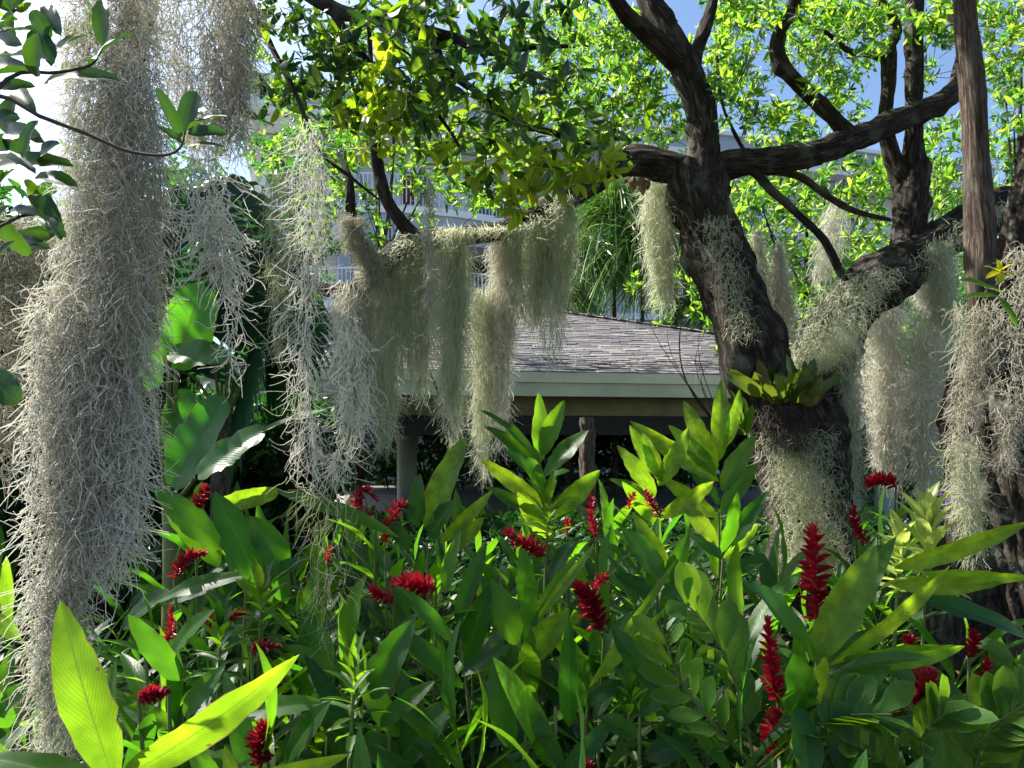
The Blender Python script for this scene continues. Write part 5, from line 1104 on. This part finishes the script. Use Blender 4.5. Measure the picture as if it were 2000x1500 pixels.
for k, (u, v, Y, lb) in enumerate([(510, 1180, 2.5, 'light green bamboo-leaved sprig standing in the shaded left of the bed'), (690, 1340, 2.0, 'light green narrow-leaved sprig below the sparse moss threads'), (1070, 1010, 3.4, 'small bright sprig at the foot of the centre shoot'),
                                   (430, 1250, 2.3, 'low green sprig left of the bamboo-leaved one'), (1230, 1380, 2.3, 'small-leaved green sprig in the lower middle'), (1330, 1420, 2.2, 'small-leaved sprig left of the zamia'), (1640, 1190, 3.0, 'dark small-leaved sprig behind the red upright spike'), (1390, 1390, 2.4, 'small-leaved sprig beneath the zamia frond')]):
    t = rosette_plant('leafy_sprig', lb, 'sprig', (u, v, Y), 26, 75, 17, M_ging if k > 2 else M_zam, .4, spread=1.7)
# tank plant in the fork
brm = empty('tank_plant', P(1535, 790, 4.35)); tag(brm, 'olive tank plant with upright strappy leaves sitting in the tree fork', 'bromeliad')
for k in range(46):
    bu = random.uniform(-48, 48); aa_ = bu / 48 + random.uniform(-.5, .5); lg_ = random.uniform(45, 92)
    b0 = (1530 + bu, 785 + random.uniform(-14, 10), 4.32 + random.uniform(-.14, .08))
    t0 = (b0[0] + lg_ * .75 * aa_, b0[1] - lg_ * max(.35, 1 - .35 * abs(aa_)), b0[2] + random.uniform(-.12, .08))
    hero_leaf('leaf', b0, t0, random.uniform(18, 30), brm, M_brom, nh=(random.uniform(-.9, .9), -.9, random.uniform(-.2, .6)), prof='ellip', droop=random.uniform(.2, 1.1), wave=.2, fold=.1, ny=8, nx=4)
o = moss('dark root tangle hanging under the tank plant', [(1530, 790, 4.28, 60), (1535, 830, 4.25, 62), (1545, 880, 4.22, 50)], 1500, .10, .0016, K=8, tassels=40, curl=.4, out=.3, sides=2, mat=M_twig, flat=.3, jag=.2)
o.name = 'root_tangle'; tag(o, cat='roots', group='roots under the tank plant')
orc = empty('orchid_plant', P(1440, 830, 4.2)); tag(orc, 'green orchid clinging to the left side of the leaning trunk', 'orchid')
for (b0, t0, wp) in [((1450, 840), (1412, 780), 22), ((1452, 842), (1425, 760), 20), ((1455, 845), (1450, 775), 22), ((1452, 850), (1415, 810), 18), ((1455, 850), (1470, 790), 18)]:
    hero_leaf('leaf', (*b0, 4.2), (*t0, 4.1), wp, orc, M_zam, prof='ellip', droop=.4, ny=8, nx=4)
orc2 = empty('orchid_plant', P(1925, 570, 3.1)); tag(orc2, 'orchid with yellow star flower on the slender trunk at right', 'orchid')
for (b0, t0, wp) in [((1960, 575), (1868, 548), 30), ((1955, 580), (1880, 583), 20), ((1950, 580), (1985, 640), 18), ((1950, 560), (1930, 515), 16)]:
    hero_leaf('leaf', (*b0, 3.1), (*t0, 3.05), wp, orc2, M_zam, prof='ellip', droop=.4, ny=10, nx=4)
for k in range(6):
    a = k * PI / 3 + .4; hero_leaf('petal', (1952, 530, 3.05), (1952 + 34 * math.cos(a), 530 + 24 * math.sin(a), 3.0), 14, orc2, M_yel, droop=.3, ny=6, nx=4)
pur = empty('purple_orchid', P(1853, 1000, 3.7)); pur.location.z = 0; tag(pur, 'small purple orchid spray in front of the moss at right', 'orchid')
path_tube('stem', [pur.location, P(1850, 1010, 3.7), P(1853, 965, 3.7)], .005, .003, pur, M_stem)
for k in range(12):
    cu, cv_ = 1853 + random.uniform(-14, 14), 972 + random.uniform(-14, 16)
    for j in range(4):
        a = random.uniform(0, 6.28); hero_leaf('petal', (cu, cv_, 3.68), (cu + 9 * math.cos(a), cv_ + 8 * math.sin(a), 3.66), 6, pur, M_pur, ny=3, nx=2)

# fallen leaves on the roof
N_ = 260; a_ = rng.uniform(-2.4, 1.3, N_); d_ = np.abs(rng.normal(size=N_)) * .35 + .15
pos = np.array([tuple(L(x, y, ZE + y * slope + .06)) for x, y in zip(a_, d_)])
leaf_cloud('fallen_leaves', M_dead, pos, np.stack([rng.normal(size=N_), rng.normal(size=N_), np.full(N_, .2)], -1), np.tile([0, -.3, 1.], (N_, 1)), rng.uniform(.05, .11, N_), 'rhomb')
# dead brown leaves caught on the level limb
dl = empty('dead_leaf_clump', P(1255, 365, 4.5)); tag(dl, 'brown dead leaf clump caught under the level limb beside the moss tuft', 'dead leaves')
for (b0, t0, wp) in [((1240, 345), (1235, 375), 18), ((1250, 345), (1255, 382), 20), ((1235, 345), (1222, 362), 14), ((1262, 350), (1265, 372), 14)]:
    hero_leaf('leaf', (*b0, 4.45), (*t0, 4.42), wp, dl, M_dead, wave=.4, ny=6, nx=4)

# ------------------------------------------------------------------ ground cover under the ginger
N_ = 9000; yy = rng.uniform(1.5, 9, N_); xx = rng.uniform(-1, 1, N_) * (yy * .8 + .3)
cen = np.stack([xx, yy, rng.uniform(.03, .5, N_) * np.where(yy < 6, 1, 1.2)], -1)
pos, d, up, s = rosettes(cen, rng.normal(size=cen.shape) * .5 + np.array([0, 0, 1]), 6, .11)
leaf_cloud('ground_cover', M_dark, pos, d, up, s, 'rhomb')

N_ = 700; yy = rng.uniform(1.9, 6, N_); pos = np.stack([rng.uniform(-1, 1, N_) * (yy * .75), yy, rng.uniform(.02, .55, N_)], -1)
leaf_cloud('leaf_litter', M_dead, pos, rng.normal(size=(N_, 3)), rng.normal(size=(N_, 3)) + np.array([0, 0, 1.]), rng.uniform(.04, .08, N_), 'leaf')
print('objects', len(bpy.data.objects), 'tris', sum(len(m_.polygons) * 2 for m_ in bpy.data.meshes))
